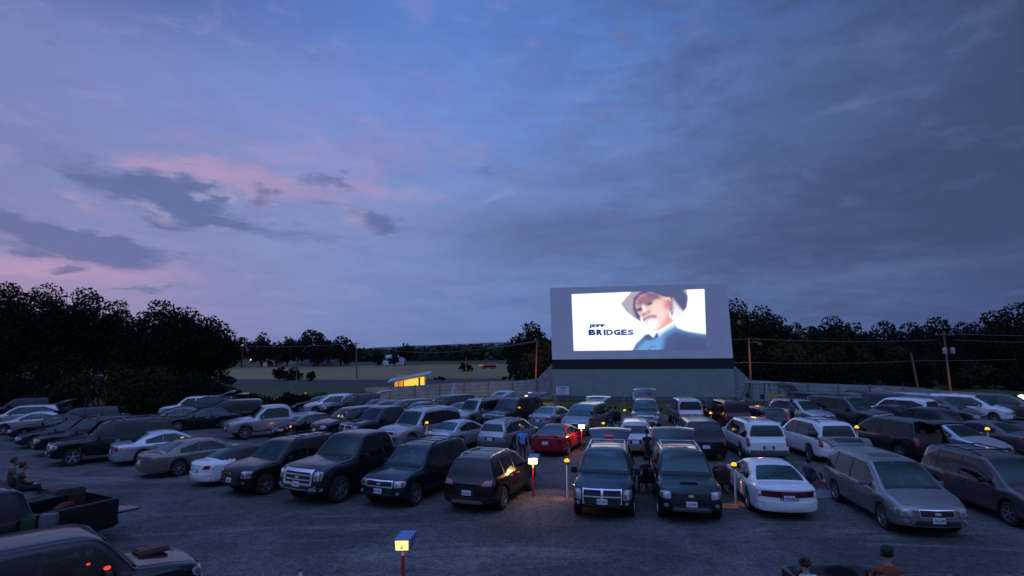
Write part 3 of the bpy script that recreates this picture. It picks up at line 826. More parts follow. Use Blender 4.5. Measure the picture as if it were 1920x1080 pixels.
# ------------------------------------------------------------------ sky
world = bpy.data.worlds.new('World'); scene.world = world; world.use_nodes = True
WN = world.node_tree.nodes; WL = world.node_tree.links
def ae(u, v):
    d = ray(u, v); return math.atan2(d.x, d.y), math.asin(d.z)
class Nd:
    """tiny expression builder for shader maths"""
    def __init__(s, nodes, links): s.n = nodes; s.l = links
    def put(s, sock, val):
        if hasattr(val, 'is_output'): s.l.new(val, sock)
        else: sock.default_value = val
    def m(s, op, a, b=0.0, c=0.0):
        x = s.n.new('ShaderNodeMath'); x.operation = op
        s.put(x.inputs[0], a); s.put(x.inputs[1], b); s.put(x.inputs[2], c)
        return x.outputs[0]
    def mix(s, f, a, b, mode='MIX'):
        x = s.n.new('ShaderNodeMix'); x.data_type = 'RGBA'; x.blend_type = mode
        s.put(x.inputs[0], f)
        for k, val in ((6, a), (7, b)):
            if hasattr(val, 'is_output'): s.l.new(val, x.inputs[k])
            else: x.inputs[k].default_value = (*val, 1)
        return x.outputs[2]
    def noise(s, vec, scale, detail=5, rough=.55, lac=2.0, dist=0.0):
        x = s.n.new('ShaderNodeTexNoise'); x.inputs['Scale'].default_value = scale; x.inputs['Detail'].default_value = detail
        x.inputs['Roughness'].default_value = rough; x.inputs['Distortion'].default_value = dist
        s.l.new(vec, x.inputs['Vector']); return x.outputs['Fac']
    def comb(s, x, y, z):
        c = s.n.new('ShaderNodeCombineXYZ'); s.put(c.inputs[0], x); s.put(c.inputs[1], y); s.put(c.inputs[2], z); return c.outputs[0]
    def smooth(s, v, a, b, lo=0.0, hi=1.0):
        x = s.n.new('ShaderNodeMapRange'); x.interpolation_type = 'SMOOTHSTEP'
        s.put(x.inputs[0], v); x.inputs[1].default_value = a; x.inputs[2].default_value = b; x.inputs[3].default_value = lo; x.inputs[4].default_value = hi
        return x.outputs[0]
N = Nd(WN, WL)
tcw = WN.new('ShaderNodeTexCoord'); sep = WN.new('ShaderNodeSeparateXYZ'); WL.new(tcw.outputs['Generated'], sep.inputs[0])
sx, sy, sz = sep.outputs
az = N.m('ARCTAN2', sx, sy); el = N.m('ARCSINE', sz)
zc = N.m('ADD', N.m('MAXIMUM', sz, 0.0), .13)
cp = N.comb(N.m('DIVIDE', sx, zc), N.m('DIVIDE', sy, zc), 0.0)          # coordinates on the cloud deck
fa = N.m('MULTIPLY_ADD', az, 1 / 1.6, .5)
def ramp(cols):
    r = WN.new('ShaderNodeValToRGB'); WL.new(fa, r.inputs[0]); r.color_ramp.interpolation = 'B_SPLINE'
    e = r.color_ramp.elements
    pos = [.02, .25, .5, .74, .97]
    while len(e) < 5: e.new(.5)
    for i in range(5): e[i].position = pos[i]
    for i in range(5): e[i].color = (*srgb(*cols[i]), 1)
    return r.outputs[0]
R_hor = ramp([(170, 144, 176), (124, 140, 194), (104, 134, 190), (90, 112, 164), (62, 80, 122)])
R_low = ramp([(120, 128, 180), (140, 150, 200), (114, 142, 202), (92, 112, 162), (54, 66, 98)])
R_mid = ramp([(120, 130, 184), (122, 142, 206), (108, 146, 220), (92, 118, 174), (58, 70, 104)])
R_top = ramp([(64, 80, 142), (90, 120, 190), (92, 138, 218), (80, 112, 176), (54, 66, 98)])
e0, e1, e2, e3 = ae(960, 610)[1], ae(960, 420)[1], ae(960, 220)[1], ae(960, 20)[1]
base = N.mix(N.smooth(el, e0, e1), R_hor, R_low)
base = N.mix(N.smooth(el, e1, e2), base, R_mid)
base = N.mix(N.smooth(el, e2, e3), base, R_top)
# ragged edges for everything painted on the sky
wv = N.comb(N.m('MULTIPLY', az, 1.0), N.m('MULTIPLY', el, 2.6), .37)
wn1 = N.noise(wv, 6.0, 7, .6); wn2 = N.noise(wv, 15.0, 6, .62)
wv2 = N.comb(N.m('ADD', az, 5.3), N.m('MULTIPLY', el, 2.6), 1.9)
wn3 = N.noise(wv2, 6.5, 7, .6)
azw = N.m('ADD', N.m('MULTIPLY_ADD', wn1, .16, -.08), N.m('MULTIPLY_ADD', wn2, .09, -.045)); azw = N.m('ADD', azw, az)
elw = N.m('ADD', N.m('MULTIPLY_ADD', wn3, .07, -.035), N.m('MULTIPLY_ADD', wn2, .035, -.0175)); elw = N.m('ADD', elw, el)
grp = bpy.data.node_groups.new('blob', 'ShaderNodeTree')
for nm in ('a', 'e', 'a0', 'e0', 'ra', 're', 'rot', 'k'): grp.interface.new_socket(nm, in_out='INPUT', socket_type='NodeSocketFloat')
grp.interface.new_socket('out', in_out='OUTPUT', socket_type='NodeSocketFloat')
gi = grp.nodes.new('NodeGroupInput'); go = grp.nodes.new('NodeGroupOutput'); G = Nd(grp.nodes, grp.links)
da = G.m('SUBTRACT', gi.outputs[0], gi.outputs[2]); de = G.m('SUBTRACT', gi.outputs[1], gi.outputs[3])
cr = G.m('COSINE', gi.outputs[6]); sr = G.m('SINE', gi.outputs[6])
p1 = G.m('DIVIDE', G.m('ADD', G.m('MULTIPLY', da, cr), G.m('MULTIPLY', de, sr)), gi.outputs[4])
p2 = G.m('DIVIDE', G.m('SUBTRACT', G.m('MULTIPLY', de, cr), G.m('MULTIPLY', da, sr)), gi.outputs[5])
dd = G.m('ADD', G.m('POWER', G.m('ABSOLUTE', p1), 2.4), G.m('POWER', G.m('ABSOLUTE', p2), 2.4))
grp.links.new(G.m('MULTIPLY', G.m('EXPONENT', G.m('MULTIPLY', dd, -1.0)), gi.outputs[7]), go.inputs[0])
def blobs(lst):
    tot = None
    for (u, v, ru, rv, rot, k) in lst:
        a0, e0_ = ae(u, v); a1, e1_ = ae(u + 30, v); a2, e2_ = ae(u, v - 30)
        g = WN.new('ShaderNodeGroup'); g.node_tree = grp
        WL.new(azw, g.inputs[0]); WL.new(elw, g.inputs[1])
        for i, x in enumerate((a0, e0_, abs(a1 - a0) / 30 * ru, abs(e2_ - e0_) / 30 * rv, math.radians(rot) , k)): g.inputs[2 + i].default_value = x
        tot = g.outputs[0] if tot is None else N.m('ADD', tot, g.outputs[0])
    return N.m('MINIMUM', tot, 1.0)
dark_left = blobs([(190, 330, 125, 28, -12, .75), (390, 392, 110, 34, -11, 1.0), (320, 350, 70, 24, -20, .7), (90, 435, 170, 30, -14, .65), (210, 468, 160, 26, -10, .9),
                   (40, 455, 110, 24, -8, .7), (500, 362, 42, 16, -18, .7), (605, 334, 45, 9, 0, .6), (640, 350, 60, 9, 0, .6), (690, 408, 90, 14, -8, .6),
                   (745, 408, 48, 16, -5, .6), (125, 505, 32, 8, 0, .8), (265, 542, 60, 7, 0, .7), (320, 418, 60, 12, -12, .7), (930, 320, 60, 22, 8, .3), (540, 430, 220, 16, -6, .35), (120, 78, 70, 7, -48, .28)])
dark_right = blobs([(960, 450, 170, 60, 0, .35), (1180, 430, 260, 40, 0, .4), (1300, 120, 160, 40, 24, .3), (1500, 180, 230, 60, 15, .45), (1730, 330, 330, 120, 0, .6), (1500, 470, 380, 60, 0, .5),
                    (1880, 440, 140, 160, 0, .6), (1120, 330, 160, 30, 0, .3), (1880, 90, 90, 150, 0, .5)])
pink = blobs([(430, 335, 150, 24, -6, .75), (285, 305, 60, 14, -8, .45), (180, 380, 60, 20, -35, .45), (600, 375, 200, 24, -3, .4), (700, 352, 170, 14, -2, .45), (230, 512, 220, 34, 0, .65), (60, 500, 140, 26, 0, .6),
              (620, 275, 330, 70, 3, .42), (1040, 190, 120, 26, 10, .1), (860, 300, 70, 16, 12, .12)])
bright = blobs([(418, 369, 38, 6, -10, 1.0), (300, 398, 52, 10, -13, .75), (675, 407, 46, 10, -4, .8), (1590, 198, 70, 9, 6, .45), (1335, 345, 56, 16, 16, .35), (1105, 180, 40, 14, 10, .2),
                (950, 372, 60, 7, 14, .35), (1225, 275, 70, 10, -6, .18), (615, 75, 26, 15, 0, .22), (1690, 498, 190, 16, 2, .35), (1140, 290, 50, 14, 0, .2), (1500, 320, 60, 7, -28, .2)])
cn = N.noise(cp, 1.0, 12, .66, dist=.5)             # broad cloud texture on the deck
cn2 = N.noise(cp, 3.2, 12, .68, dist=.3)
streak = N.noise(N.comb(N.m('MULTIPLY', az, 2.2), N.m('MULTIPLY', el, 9.0), .7), 3.0, 10, .66, dist=.35)
puff = N.noise(N.comb(N.m('MULTIPLY', az, 3.2), N.m('MULTIPLY', el, 7.0), 4.1), 3.4, 10, .64, dist=.2)
pinkt = N.smooth(N.m('MULTIPLY_ADD', N.m('SUBTRACT', puff, .5), 1.1, pink), .12, .95)
col = N.mix(N.m('MULTIPLY', pinkt, .75), base, srgb(186, 154, 190))
side = N.smooth(az, -.25, .45, .4, 1.0)            # the cloud cover thickens to the right
tex = N.m('MULTIPLY', N.smooth(N.m('ADD', N.m('MULTIPLY', cn, .5), N.m('ADD', N.m('MULTIPLY', streak, .25), N.m('MULTIPLY', puff, .25))), .43, .57), side)
col = N.mix(N.m('MULTIPLY', tex, .5), col, N.mix(N.smooth(az, -.5, .7), srgb(94, 112, 168), srgb(56, 68, 104)))
lite = N.m('MULTIPLY', N.smooth(N.m('ADD', N.m('MULTIPLY', cn2, .5), N.m('MULTIPLY', puff, .5)), .50, .62), .32)
col = N.mix(lite, col, N.mix(N.smooth(az, -.5, .6), srgb(152, 154, 208), srgb(100, 120, 172)))
col = N.mix(N.m('MULTIPLY', dark_right, .62), col, srgb(60, 74, 112))
puf2 = N.noise(N.comb(N.m('MULTIPLY', az, 3.0), N.m('MULTIPLY', el, 9.0), 7.7), 6.0, 10, .66, dist=.2)
dlt = N.smooth(N.m('MULTIPLY_ADD', N.m('SUBTRACT', puf2, .5), 1.7, dark_left), .12, .95)
col = N.mix(N.m('MULTIPLY', dlt, .75), col, srgb(84, 102, 152))
col = N.mix(N.m('MULTIPLY', bright, .5), col, N.mix(N.smooth(az, -.1, .3), srgb(184, 170, 204), srgb(116, 136, 186)))
# the half of the sky behind the viewer is an even blue dusk, brightest overhead; nothing shines from below the horizon
behind = N.smooth(sy, -.35, .35, 1.0, 0.0)
up = N.m('MULTIPLY_ADD', N.smooth(sz, .05, .85), 2.3, .35)
bvar = N.smooth(cn, .35, .7, .85, 1.15)
bcol = N.mix(N.smooth(sz, .0, .5), srgb(128, 134, 176), srgb(106, 130, 190))
bs = WN.new('ShaderNodeVectorMath'); bs.operation = 'SCALE'; WL.new(bcol, bs.inputs[0]); WL.new(N.m('MULTIPLY', up, bvar), bs.inputs['Scale'])
zen = N.smooth(el, .62, 1.1, 1.0, 2.7)
fs_ = WN.new('ShaderNodeVectorMath'); fs_.operation = 'SCALE'; WL.new(col, fs_.inputs[0]); WL.new(zen, fs_.inputs['Scale'])
col = N.mix(behind, fs_.outputs[0], bs.outputs[0])
fac = N.smooth(sz, -.05, 0.0, .15, 1.0)
vs_ = WN.new('ShaderNodeVectorMath'); vs_.operation = 'SCALE'; WL.new(col, vs_.inputs[0]); WL.new(fac, vs_.inputs['Scale'])
bg = WN['Background']; WL.new(vs_.outputs[0], bg.inputs[0]); bg.inputs[1].default_value = 1.0
# a trace of physical twilight sky below the painted clouds
sky = WN.new('ShaderNodeTexSky'); sky.sky_type = 'NISHITA'; sky.sun_disc = False; sky.sun_elevation = math.radians(1.0); sky.sun_rotation = math.radians(-48)
bg2 = WN.new('ShaderNodeBackground'); WL.new(sky.outputs[0], bg2.inputs[0]); bg2.inputs[1].default_value = .004
ad = WN.new('ShaderNodeAddShader'); WL.new(bg.outputs[0], ad.inputs[0]); WL.new(bg2.outputs[0], ad.inputs[1])
WL.new(ad.outputs[0], WN['World Output'].inputs['Surface'])

sl = bpy.data.lights.new('sun', 'SUN'); sl.energy = .035; sl.angle = math.radians(12); sl.color = (1, .72, .8)
so = bpy.data.objects.new('sun', sl); COL.objects.link(so)
sd = Vector((math.sin(math.radians(-48)), math.cos(math.radians(-48)), .12)).normalized()
so.rotation_euler = sd.to_track_quat('Z', 'Y').to_euler()

scene.view_settings.view_transform = 'Standard'; scene.view_settings.look = 'None'
scene.view_settings.exposure = 0; scene.view_settings.gamma = 1
scene.cycles.use_denoising = True
scene.cycles.denoising_prefilter = 'ACCURATE'
scene.cycles.max_bounces = 5; scene.cycles.diffuse_bounces = 2; scene.cycles.glossy_bounces = 3
scene.cycles.sample_clamp_indirect = 3.0

def lamp_light(name, energy, color, loc, parent=None, radius=.06, kind='POINT', size=None, blend=.3):
    l = bpy.data.lights.new(name, kind); l.energy = energy; l.color = color; l.shadow_soft_size = radius
    if kind == 'SPOT': l.spot_size = size; l.spot_blend = blend
    o = bpy.data.objects.new(name, l); link(o, parent); o.location = loc
    return o

# ------------------------------------------------------------------ ground
def ground_mat(name, c1, c2, c3=None, scale=.6, fine=30.0, bump=.35, streaks=0.0, fam=.5):
    m = bpy.data.materials.new(name); m.use_nodes = True; nt = m.node_tree
    n = Nd(nt.nodes, nt.links); b = nt.nodes['Principled BSDF']; b.inputs['Roughness'].default_value = .95; b.inputs['Specular IOR Level'].default_value = .2
    tc = nt.nodes.new('ShaderNodeTexCoord').outputs['Object']
    big = n.noise(tc, scale, 6, .6, dist=.3); fn = n.noise(tc, fine, 5, .75); md = n.noise(tc, fine * .22, 5, .7)
    col_ = n.mix(n.smooth(big, .38, .64), c1, c2)
    if streaks:
        mp = nt.nodes.new('ShaderNodeMapping'); mp.inputs['Scale'].default_value = (.10, .42, 1); mp.inputs['Rotation'].default_value = (0, 0, math.radians(-4)); nt.links.new(tc, mp.inputs[0])
        st = n.noise(mp.outputs[0], 1.3, 6, .65, dist=.8)
        col_ = n.mix(n.m('MULTIPLY', n.smooth(st, .5, .68), streaks), col_, c3)
    m8 = n.noise(tc, fine * .5, 4, .8)
    k = n.m('ADD', n.m('ADD', n.m('MULTIPLY', n.smooth(fn, .32, .68), .6), n.m('MULTIPLY', n.smooth(m8, .36, .64), .45)), n.m('MULTIPLY', n.smooth(md, .36, .64), .35))
    k = n.m('MULTIPLY_ADD', k, fam, 1 - fam * .72)
    sc = nt.nodes.new('ShaderNodeVectorMath'); sc.operation = 'SCALE'; nt.links.new(col_, sc.inputs[0]); nt.links.new(k, sc.inputs['Scale'])
    nt.links.new(sc.outputs[0], b.inputs['Base Color'])
    bp = nt.nodes.new('ShaderNodeBump'); bp.inputs['Strength'].default_value = bump; bp.inputs['Distance'].default_value = .05
    nt.links.new(n.m('ADD', fn, n.m('MULTIPLY', md, 1.5)), bp.inputs['Height']); nt.links.new(bp.outputs[0], b.inputs['Normal'])
    return m
M_GRAVEL = ground_mat('gravel', (.062, .060, .060), (.108, .103, .102), (.20, .188, .178), .25, 16, .55, .6, 1.0)
M_GRASS = ground_mat('grass', (.026, .044, .010), (.05, .068, .016), None, .3, 9, .8)
M_FIELD = ground_mat('dry_field', (.155, .125, .052), (.215, .175, .078), (.25, .20, .10), .02, 1.2, .5, .5, .5)
M_ROAD = ground_mat('asphalt', (.042, .042, .044), (.055, .055, .056), None, .2, 14, .3)
M_PLAIN = ground_mat('meadow', (.03, .05, .018), (.05, .06, .025), None, .03, 2, .5)

def sheet(name, pts, z, m, kind='structure'):
    o = mesh_obj(name, [(p[0], p[1], z) for p in pts], [tuple(range(len(pts)))], m); o['kind'] = kind; return o
sheet('ground', [(-8700, -250), (8700, -250), (8700, 8100), (-8700, 8100)], -.012, M_PLAIN)
lot_far = [gp(u, v) for u, v in ((-900, 778), (-300, 770), (250, 764), (500, 768), (700, 772), (900, 777), (1100, 779), (1400, 776), (1550, 768), (1800, 762), (2500, 758))]
lot = [(-70, -15), (70, -15)] + [(p.x, p.y) for p in reversed(lot_far)]
sheet('gravel_lot', lot, 0.0, M_GRAVEL)
sheet('lawn', [(-24, 30), (75, 30), (90, 66), (-26, 78)], -.004, M_GRASS)
fa_ = gp(330, 711.5); fb = gp(1000, 713)
sheet('field', [(-260, 112), (60, 110), (130, 235), (-420, 235)], -.008, M_FIELD)
rd = [gp(-200, 727), gp(330, 721.5), gp(700, 722), gp(1010, 721), gp(1400, 719), gp(1400, 708.5), gp(1010, 711), gp(700, 712.5), gp(330, 710), gp(-200, 712)]
sheet('road', [(p.x, p.y) for p in rd], -.004, M_ROAD)

# ------------------------------------------------------------------ far hills and woods
def ridge(name, Y, prof, m, depth, kind='structure'):
    vs = []; 
    for i, (u, v) in enumerate(prof):
        p = gy(u, v, Y)
        vs += [(p.x, Y - depth * .5, -3), (p.x, Y, p.z), (p.x * 1.1, Y + depth, -3)]
    fs = [(3 * i + k, 3 * i + 3 + k, 3 * i + 4 + k, 3 * i + 1 + k) for i in range(len(prof) - 1) for k in (0, 1)]
    o = mesh_obj(name, vs, fs, m, None, 80); o['kind'] = kind; return o
M_HILL = mat('far_hill', (.08, .11, .12), rough=1, spec=0, var=.15, vscale=.002)
pr = []
for u in range(-600, 2600, 20):
    v = interp([(-600, 665), (560, 660), (700, 652), (790, 648), (880, 643.5), (960, 642), (1200, 640), (2600, 640)], u) + .7 * math.sin(u * .031) + .4 * math.sin(u * .087)
    pr.append((u, v))
ridge('distant_hills', 6500, pr, M_HILL, 2500)

hz = MB(); hz.box((0, 3950, 88), (17600, 8500, 180)); HM = bpy.data.materials.new('haze_air'); HM.use_nodes = True
HM.node_tree.nodes.remove(HM.node_tree.nodes['Principled BSDF']); pv_ = HM.node_tree.nodes.new('ShaderNodeVolumePrincipled')
pv_.inputs['Color'].default_value = (.75, .82, .95, 1); pv_.inputs['Density'].default_value = 3.2e-5; pv_.inputs['Anisotropy'].default_value = .2
HM.node_tree.links.new(pv_.outputs[0], HM.node_tree.nodes['Material Output'].inputs['Volume'])
ho = hz.build('haze', HM); ho['kind'] = 'stuff'
# ------------------------------------------------------------------ vegetation
def leaf_mat(name, c1, c2, scale=.5):
    m = bpy.data.materials.new(name); m.use_nodes = True; nt = m.node_tree; n = Nd(nt.nodes, nt.links)
    b = nt.nodes['Principled BSDF']; b.inputs['Roughness'].default_value = .8; b.inputs['Specular IOR Level'].default_value = .1
    tc = nt.nodes.new('ShaderNodeTexCoord').outputs['Object']
    f = n.noise(tc, scale, 5, .7); f2 = n.noise(tc, scale * 6, 3, .7)
    c = n.mix(n.smooth(n.m('ADD', n.m('MULTIPLY', f, .6), n.m('MULTIPLY', f2, .4)), .36, .62), c1, c2)
    nt.links.new(c, b.inputs['Base Color']); return m
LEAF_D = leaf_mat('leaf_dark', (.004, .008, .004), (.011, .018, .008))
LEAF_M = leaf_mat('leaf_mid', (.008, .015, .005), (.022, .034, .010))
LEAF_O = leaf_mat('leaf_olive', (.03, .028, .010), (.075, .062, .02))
BARK = mat('bark', (.035, .028, .022), rough=.95, var=.3, vscale=3, bump=.6, bscale=6)

def leaf_cloud(centers, radii, n, size, flat=.8):
    """n small leaf-clump quads on and inside a set of lobes"""
    k = len(centers); C_ = np.array(centers); R_ = np.array(radii)
    w = R_ ** 2; w = w / w.sum()
    idx = RNG.choice(k, n, p=w)
    d = RNG.normal(size=(n, 3)); d /= np.linalg.norm(d, axis=1)[:, None]
    rr = R_[idx] * (1 - .55 * RNG.rand(n) ** 2.2) * (1 + .10 * RNG.rand(n))
    p = C_[idx] + d * rr[:, None] * np.array([1, 1, flat])
    a = RNG.normal(size=(n, 3)); a /= np.linalg.norm(a, axis=1)[:, None]
    b = np.cross(a, RNG.normal(size=(n, 3))); b /= np.linalg.norm(b, axis=1)[:, None]
    s1 = size * (.5 + .9 * RNG.rand(n))[:, None]; s2 = s1 * (.45 + .4 * RNG.rand(n))[:, None]
    quad = np.stack([p - a * s1, p + b * s2 * .8, p + a * s1, p - b * s2], 1).reshape(-1, 3)
    return quad

def cloud_mesh(name, quad, m, parent):
    n = len(quad) // 4
    me = bpy.data.meshes.new(name); me.vertices.add(n * 4); me.vertices.foreach_set('co', quad.astype(np.float32).ravel())
    me.loops.add(n * 4); me.polygons.add(n)
    me.loops.foreach_set('vertex_index', np.arange(n * 4, dtype=np.int32))
    me.polygons.foreach_set('loop_start', np.arange(0, n * 4, 4, dtype=np.int32))
    me.materials.append(m); me.update(calc_edges=True); me.validate()
    o = bpy.data.objects.new(name, me); return link(o, parent)

def tree(u, vtop, Y, wpx, label, m=None, dens=1.0, group=None, name='tree', cat='tree', base=None, lobes=18, leaf=None, skirt=False, airy=False):
    """tree at depth Y whose top shows at photo row vtop and whose crown is wpx wide there"""
    top = gy(u, vtop, Y); h = top.z; w = wpx * 1.35 / F_PX * Y
    root = thing(name, label, cat, (top.x, Y, 0), 0, group)
    base = base if base is not None else (.0 if skirt else .2)
    ca = w / 2; cb = h * (1 - base) / 2; cc = h * (1 + base) / 2
    cs, rs = [], []
    for i in range(lobes):
        rl = min(w, h * .8) * random.uniform(.13, .22)
        ph = 2.399963 * i; zz = 1 - 2 * (i + .5) / lobes; q = math.sqrt(1 - zz * zz); k = random.uniform(.72, 1.0)
        cs.append(((ca - rl) * q * math.cos(ph) * k, (ca - rl) * q * math.sin(ph) * k, cc + (cb - rl) * zz * k * (1 if zz < 0 else random.uniform(.85, 1)))); rs.append(rl)
        if airy: rs[-1] *= random.uniform(.6, .95)
        if skirt and zz < 0: cs[-1] = (cs[-1][0] * 1.1, cs[-1][1], cs[-1][2])
    rl = w * .15; cs.append((0, 0, h - rl * .85)); rs.append(rl)
    for sg in (-1, 1): cs.append((sg * w * .2, 0, cc)); rs.append(min(w, h) * .24)
    area = w * h * (.9 if not airy else .65)
    sz = leaf if leaf else max(.12, Y * .0025)
    n = int(min(20000, dens * 3.1 * area / (sz * sz)))
    cloud_mesh('crown', leaf_cloud(cs, rs, n, sz, .85), m or LEAF_D, root)
    mb = MB(); tr = max(.12, h * .024)
    mb.path([(0, 0, 0), (tr * .3, 0, h * .3), (-tr * .3, tr * .3, h * .6), (0, 0, h * .85)], [tr * 1.3, tr, tr * .6, tr * .15], 7)
    for i in range(0, len(cs), 2):
        c = cs[i]; z0 = h * (.25 + .3 * random.random())
        if c[2] < z0: z0 = c[2] * .7
        mb.path([(0, 0, z0), (c[0] * .5, c[1] * .5, (z0 + c[2]) / 2), c], [tr * .5, tr * .3, tr * .1], 5)
    mb.build('trunk', BARK, root, 60)
    return root

def bush(u, v, w_px, h_px, Y, label, m=None, group=None, dens=1.0, name='bush'):
    p = gy(u, v, Y); w = w_px / F_PX * Y; h = h_px / F_PX * Y
    root = thing(name, label, 'bush', (p.x, Y, 0), 0, group)
    cs, rs = [], []
    for i in range(9):
        rl = h * (.22 + .16 * random.random()); a = random.uniform(-1, 1)
        cs.append((a * (w / 2 - rl), random.uniform(-.4, .4) * w * .4, max(rl * .6, (h - rl) * (1 - abs(a) ** 2 * .6) * random.uniform(.5, 1)))); rs.append(rl)
    sz = max(.08, Y * .0026); n = int(min(5000, dens * 3 * w * h / (sz * sz)))
    cloud_mesh('foliage', leaf_cloud(cs, rs, n, sz), m or LEAF_D, root)
    mb = MB()
    for c in cs[:5]: mb.path([(0, 0, 0), (c[0] * .5, c[1] * .5, c[2] * .6), c], [h * .03, h * .02, h * .008], 5)
    mb.build('stem', BARK, root, 60)
    return root

# far wood across the field: one mass of leaf clumps nobody could count
def far_wood(name, Y, prof, m, n, size, kind='stuff', depth=30):
    us = RNG.uniform(prof[0][0], prof[-1][0], n); k = RNG.rand(n)
    bumps = lambda u: 1.6 * math.sin(u * .09) + 1.2 * math.sin(u * .23 + 1) + .8 * math.sin(u * .51)
    P_ = []
    for u, t in zip(us, k):
        p = gy(u, interp(prof, u) + bumps(u), Y); P_.append((p.x, Y + depth * RNG.rand(), max(.3, p.z * (1 - .95 * t ** 1.6))))
    p = np.array(P_)
    a = RNG.normal(size=(n, 3)); a /= np.linalg.norm(a, axis=1)[:, None]; b = np.cross(a, RNG.normal(size=(n, 3))); b /= np.linalg.norm(b, axis=1)[:, None]
    s1 = size * (.5 + .9 * RNG.rand(n))[:, None]
    quad = np.stack([p - a * s1, p + b * s1 * .7, p + a * s1, p - b * s1 * .7], 1).reshape(-1, 3)
    o = cloud_mesh(name, quad, m, None); o['kind'] = kind
    return o
M_FARLEAF = leaf_mat('leaf_far', (.02, .034, .018), (.05, .065, .035), .05)
far_wood('far_wood', 330, [(560, 668), (620, 664), (670, 661), (700, 660), (740, 658), (800, 655), (850, 652), (900, 652), (960, 650), (1040, 648)], M_FARLEAF, 9000, 1.5, depth=60)
far_wood('far_woodland', 520, [(-100, 660), (400, 662), (700, 656), (820, 650), (1100, 640), (1500, 640), (2100, 640)], M_FARLEAF, 7000, 2.4, depth=60)

GL = 'tall trees along the left edge of the lot'
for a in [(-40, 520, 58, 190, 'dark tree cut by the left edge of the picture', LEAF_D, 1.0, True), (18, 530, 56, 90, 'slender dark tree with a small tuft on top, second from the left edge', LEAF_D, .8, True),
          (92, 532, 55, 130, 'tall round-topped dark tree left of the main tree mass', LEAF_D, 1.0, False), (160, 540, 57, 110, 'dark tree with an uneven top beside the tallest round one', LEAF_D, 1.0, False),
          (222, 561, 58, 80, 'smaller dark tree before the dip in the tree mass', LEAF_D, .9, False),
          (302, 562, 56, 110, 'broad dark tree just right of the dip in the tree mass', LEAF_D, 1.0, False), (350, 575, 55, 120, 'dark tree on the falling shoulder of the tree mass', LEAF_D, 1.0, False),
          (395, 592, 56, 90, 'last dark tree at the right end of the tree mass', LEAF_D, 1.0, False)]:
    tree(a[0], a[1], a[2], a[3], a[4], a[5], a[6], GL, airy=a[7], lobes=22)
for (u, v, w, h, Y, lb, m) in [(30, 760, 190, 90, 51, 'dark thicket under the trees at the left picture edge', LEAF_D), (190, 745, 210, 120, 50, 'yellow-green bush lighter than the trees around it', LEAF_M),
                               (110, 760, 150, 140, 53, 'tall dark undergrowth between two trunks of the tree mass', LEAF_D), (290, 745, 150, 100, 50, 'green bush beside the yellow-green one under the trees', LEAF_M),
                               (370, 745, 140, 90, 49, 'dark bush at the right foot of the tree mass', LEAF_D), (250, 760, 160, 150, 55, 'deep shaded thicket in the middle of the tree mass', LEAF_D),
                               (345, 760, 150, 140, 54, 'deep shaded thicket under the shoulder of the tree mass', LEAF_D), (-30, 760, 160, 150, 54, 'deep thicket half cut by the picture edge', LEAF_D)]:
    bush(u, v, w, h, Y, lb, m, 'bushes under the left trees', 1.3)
for (u, v, w, h, Y, lb, m) in [(425, 740, 130, 62, 52, 'wide dark bush behind the cars, nearest the left trees', LEAF_D), (478, 745, 90, 44, 50, 'low bush in the grass behind the silver pickup', LEAF_D),
                               (560, 742, 110, 42, 52, 'long dark bush behind the small maroon car', LEAF_D), (600, 738, 50, 40, 53, 'bush with an upright tip before the fence end', LEAF_M),
                               (525, 700, 34, 26, 112, 'round dark shrub beside the road, left of the pair', LEAF_D), (552, 700, 34, 26, 112, 'round dark shrub beside the road behind the short pole', LEAF_D),
                               (583, 706, 20, 20, 108, 'small cone-shaped shrub by the road', LEAF_D), (874, 688, 26, 19, 150, 'dark round shrub in the field behind the thin pole', LEAF_D),
                               (418, 715, 60, 20, 95, 'low weeds beside the far end of the road', LEAF_D), (825, 712, 22, 8, 105, 'low weeds at the field edge right of the lit booth', LEAF_D), (958, 712, 36, 8, 104, 'low weeds at the field edge near the screen', LEAF_D)]:
    bush(u, v, w, h, Y, lb, m, 'bushes behind the lot', 1.2)
GF = 'trees around the farm across the field'
for (u, v, Y, w, lb, airy) in [(455, 632, 225, 45, 'thin open tree at the left end of the farm trees', True), (492, 622, 230, 38, 'narrow dark tree rising among the farm trees', False), (520, 640, 232, 40, 'lower tree between the farm buildings', False),
                               (540, 630, 240, 30, 'airy tree left of the broad farm tree', True), (584, 618, 228, 80, 'broadest round tree over the farm roofs', False), (640, 630, 226, 62, 'wide rounded tree at the right end of the farm trees', False),
                               (708, 658, 222, 22, 'small dark tree left of the white house', False), (760, 643, 224, 28, 'lone tree with an odd forked top by the white house', True), (738, 664, 220, 18, 'small shrubby tree in front of the white house', False),
                               (430, 640, 215, 50, 'dark tree where the farm trees meet the lot trees', False), (610, 640, 240, 60, 'dark tree filling the gap between the two broad farm trees', False), (560, 640, 240, 60, 'dark tree behind the long low barn', False)]:
    tree(u, v, Y, w, lb, LEAF_D, .9, GF, airy=airy, lobes=14, skirt=not airy)
GR = 'trees behind the fence on the right'
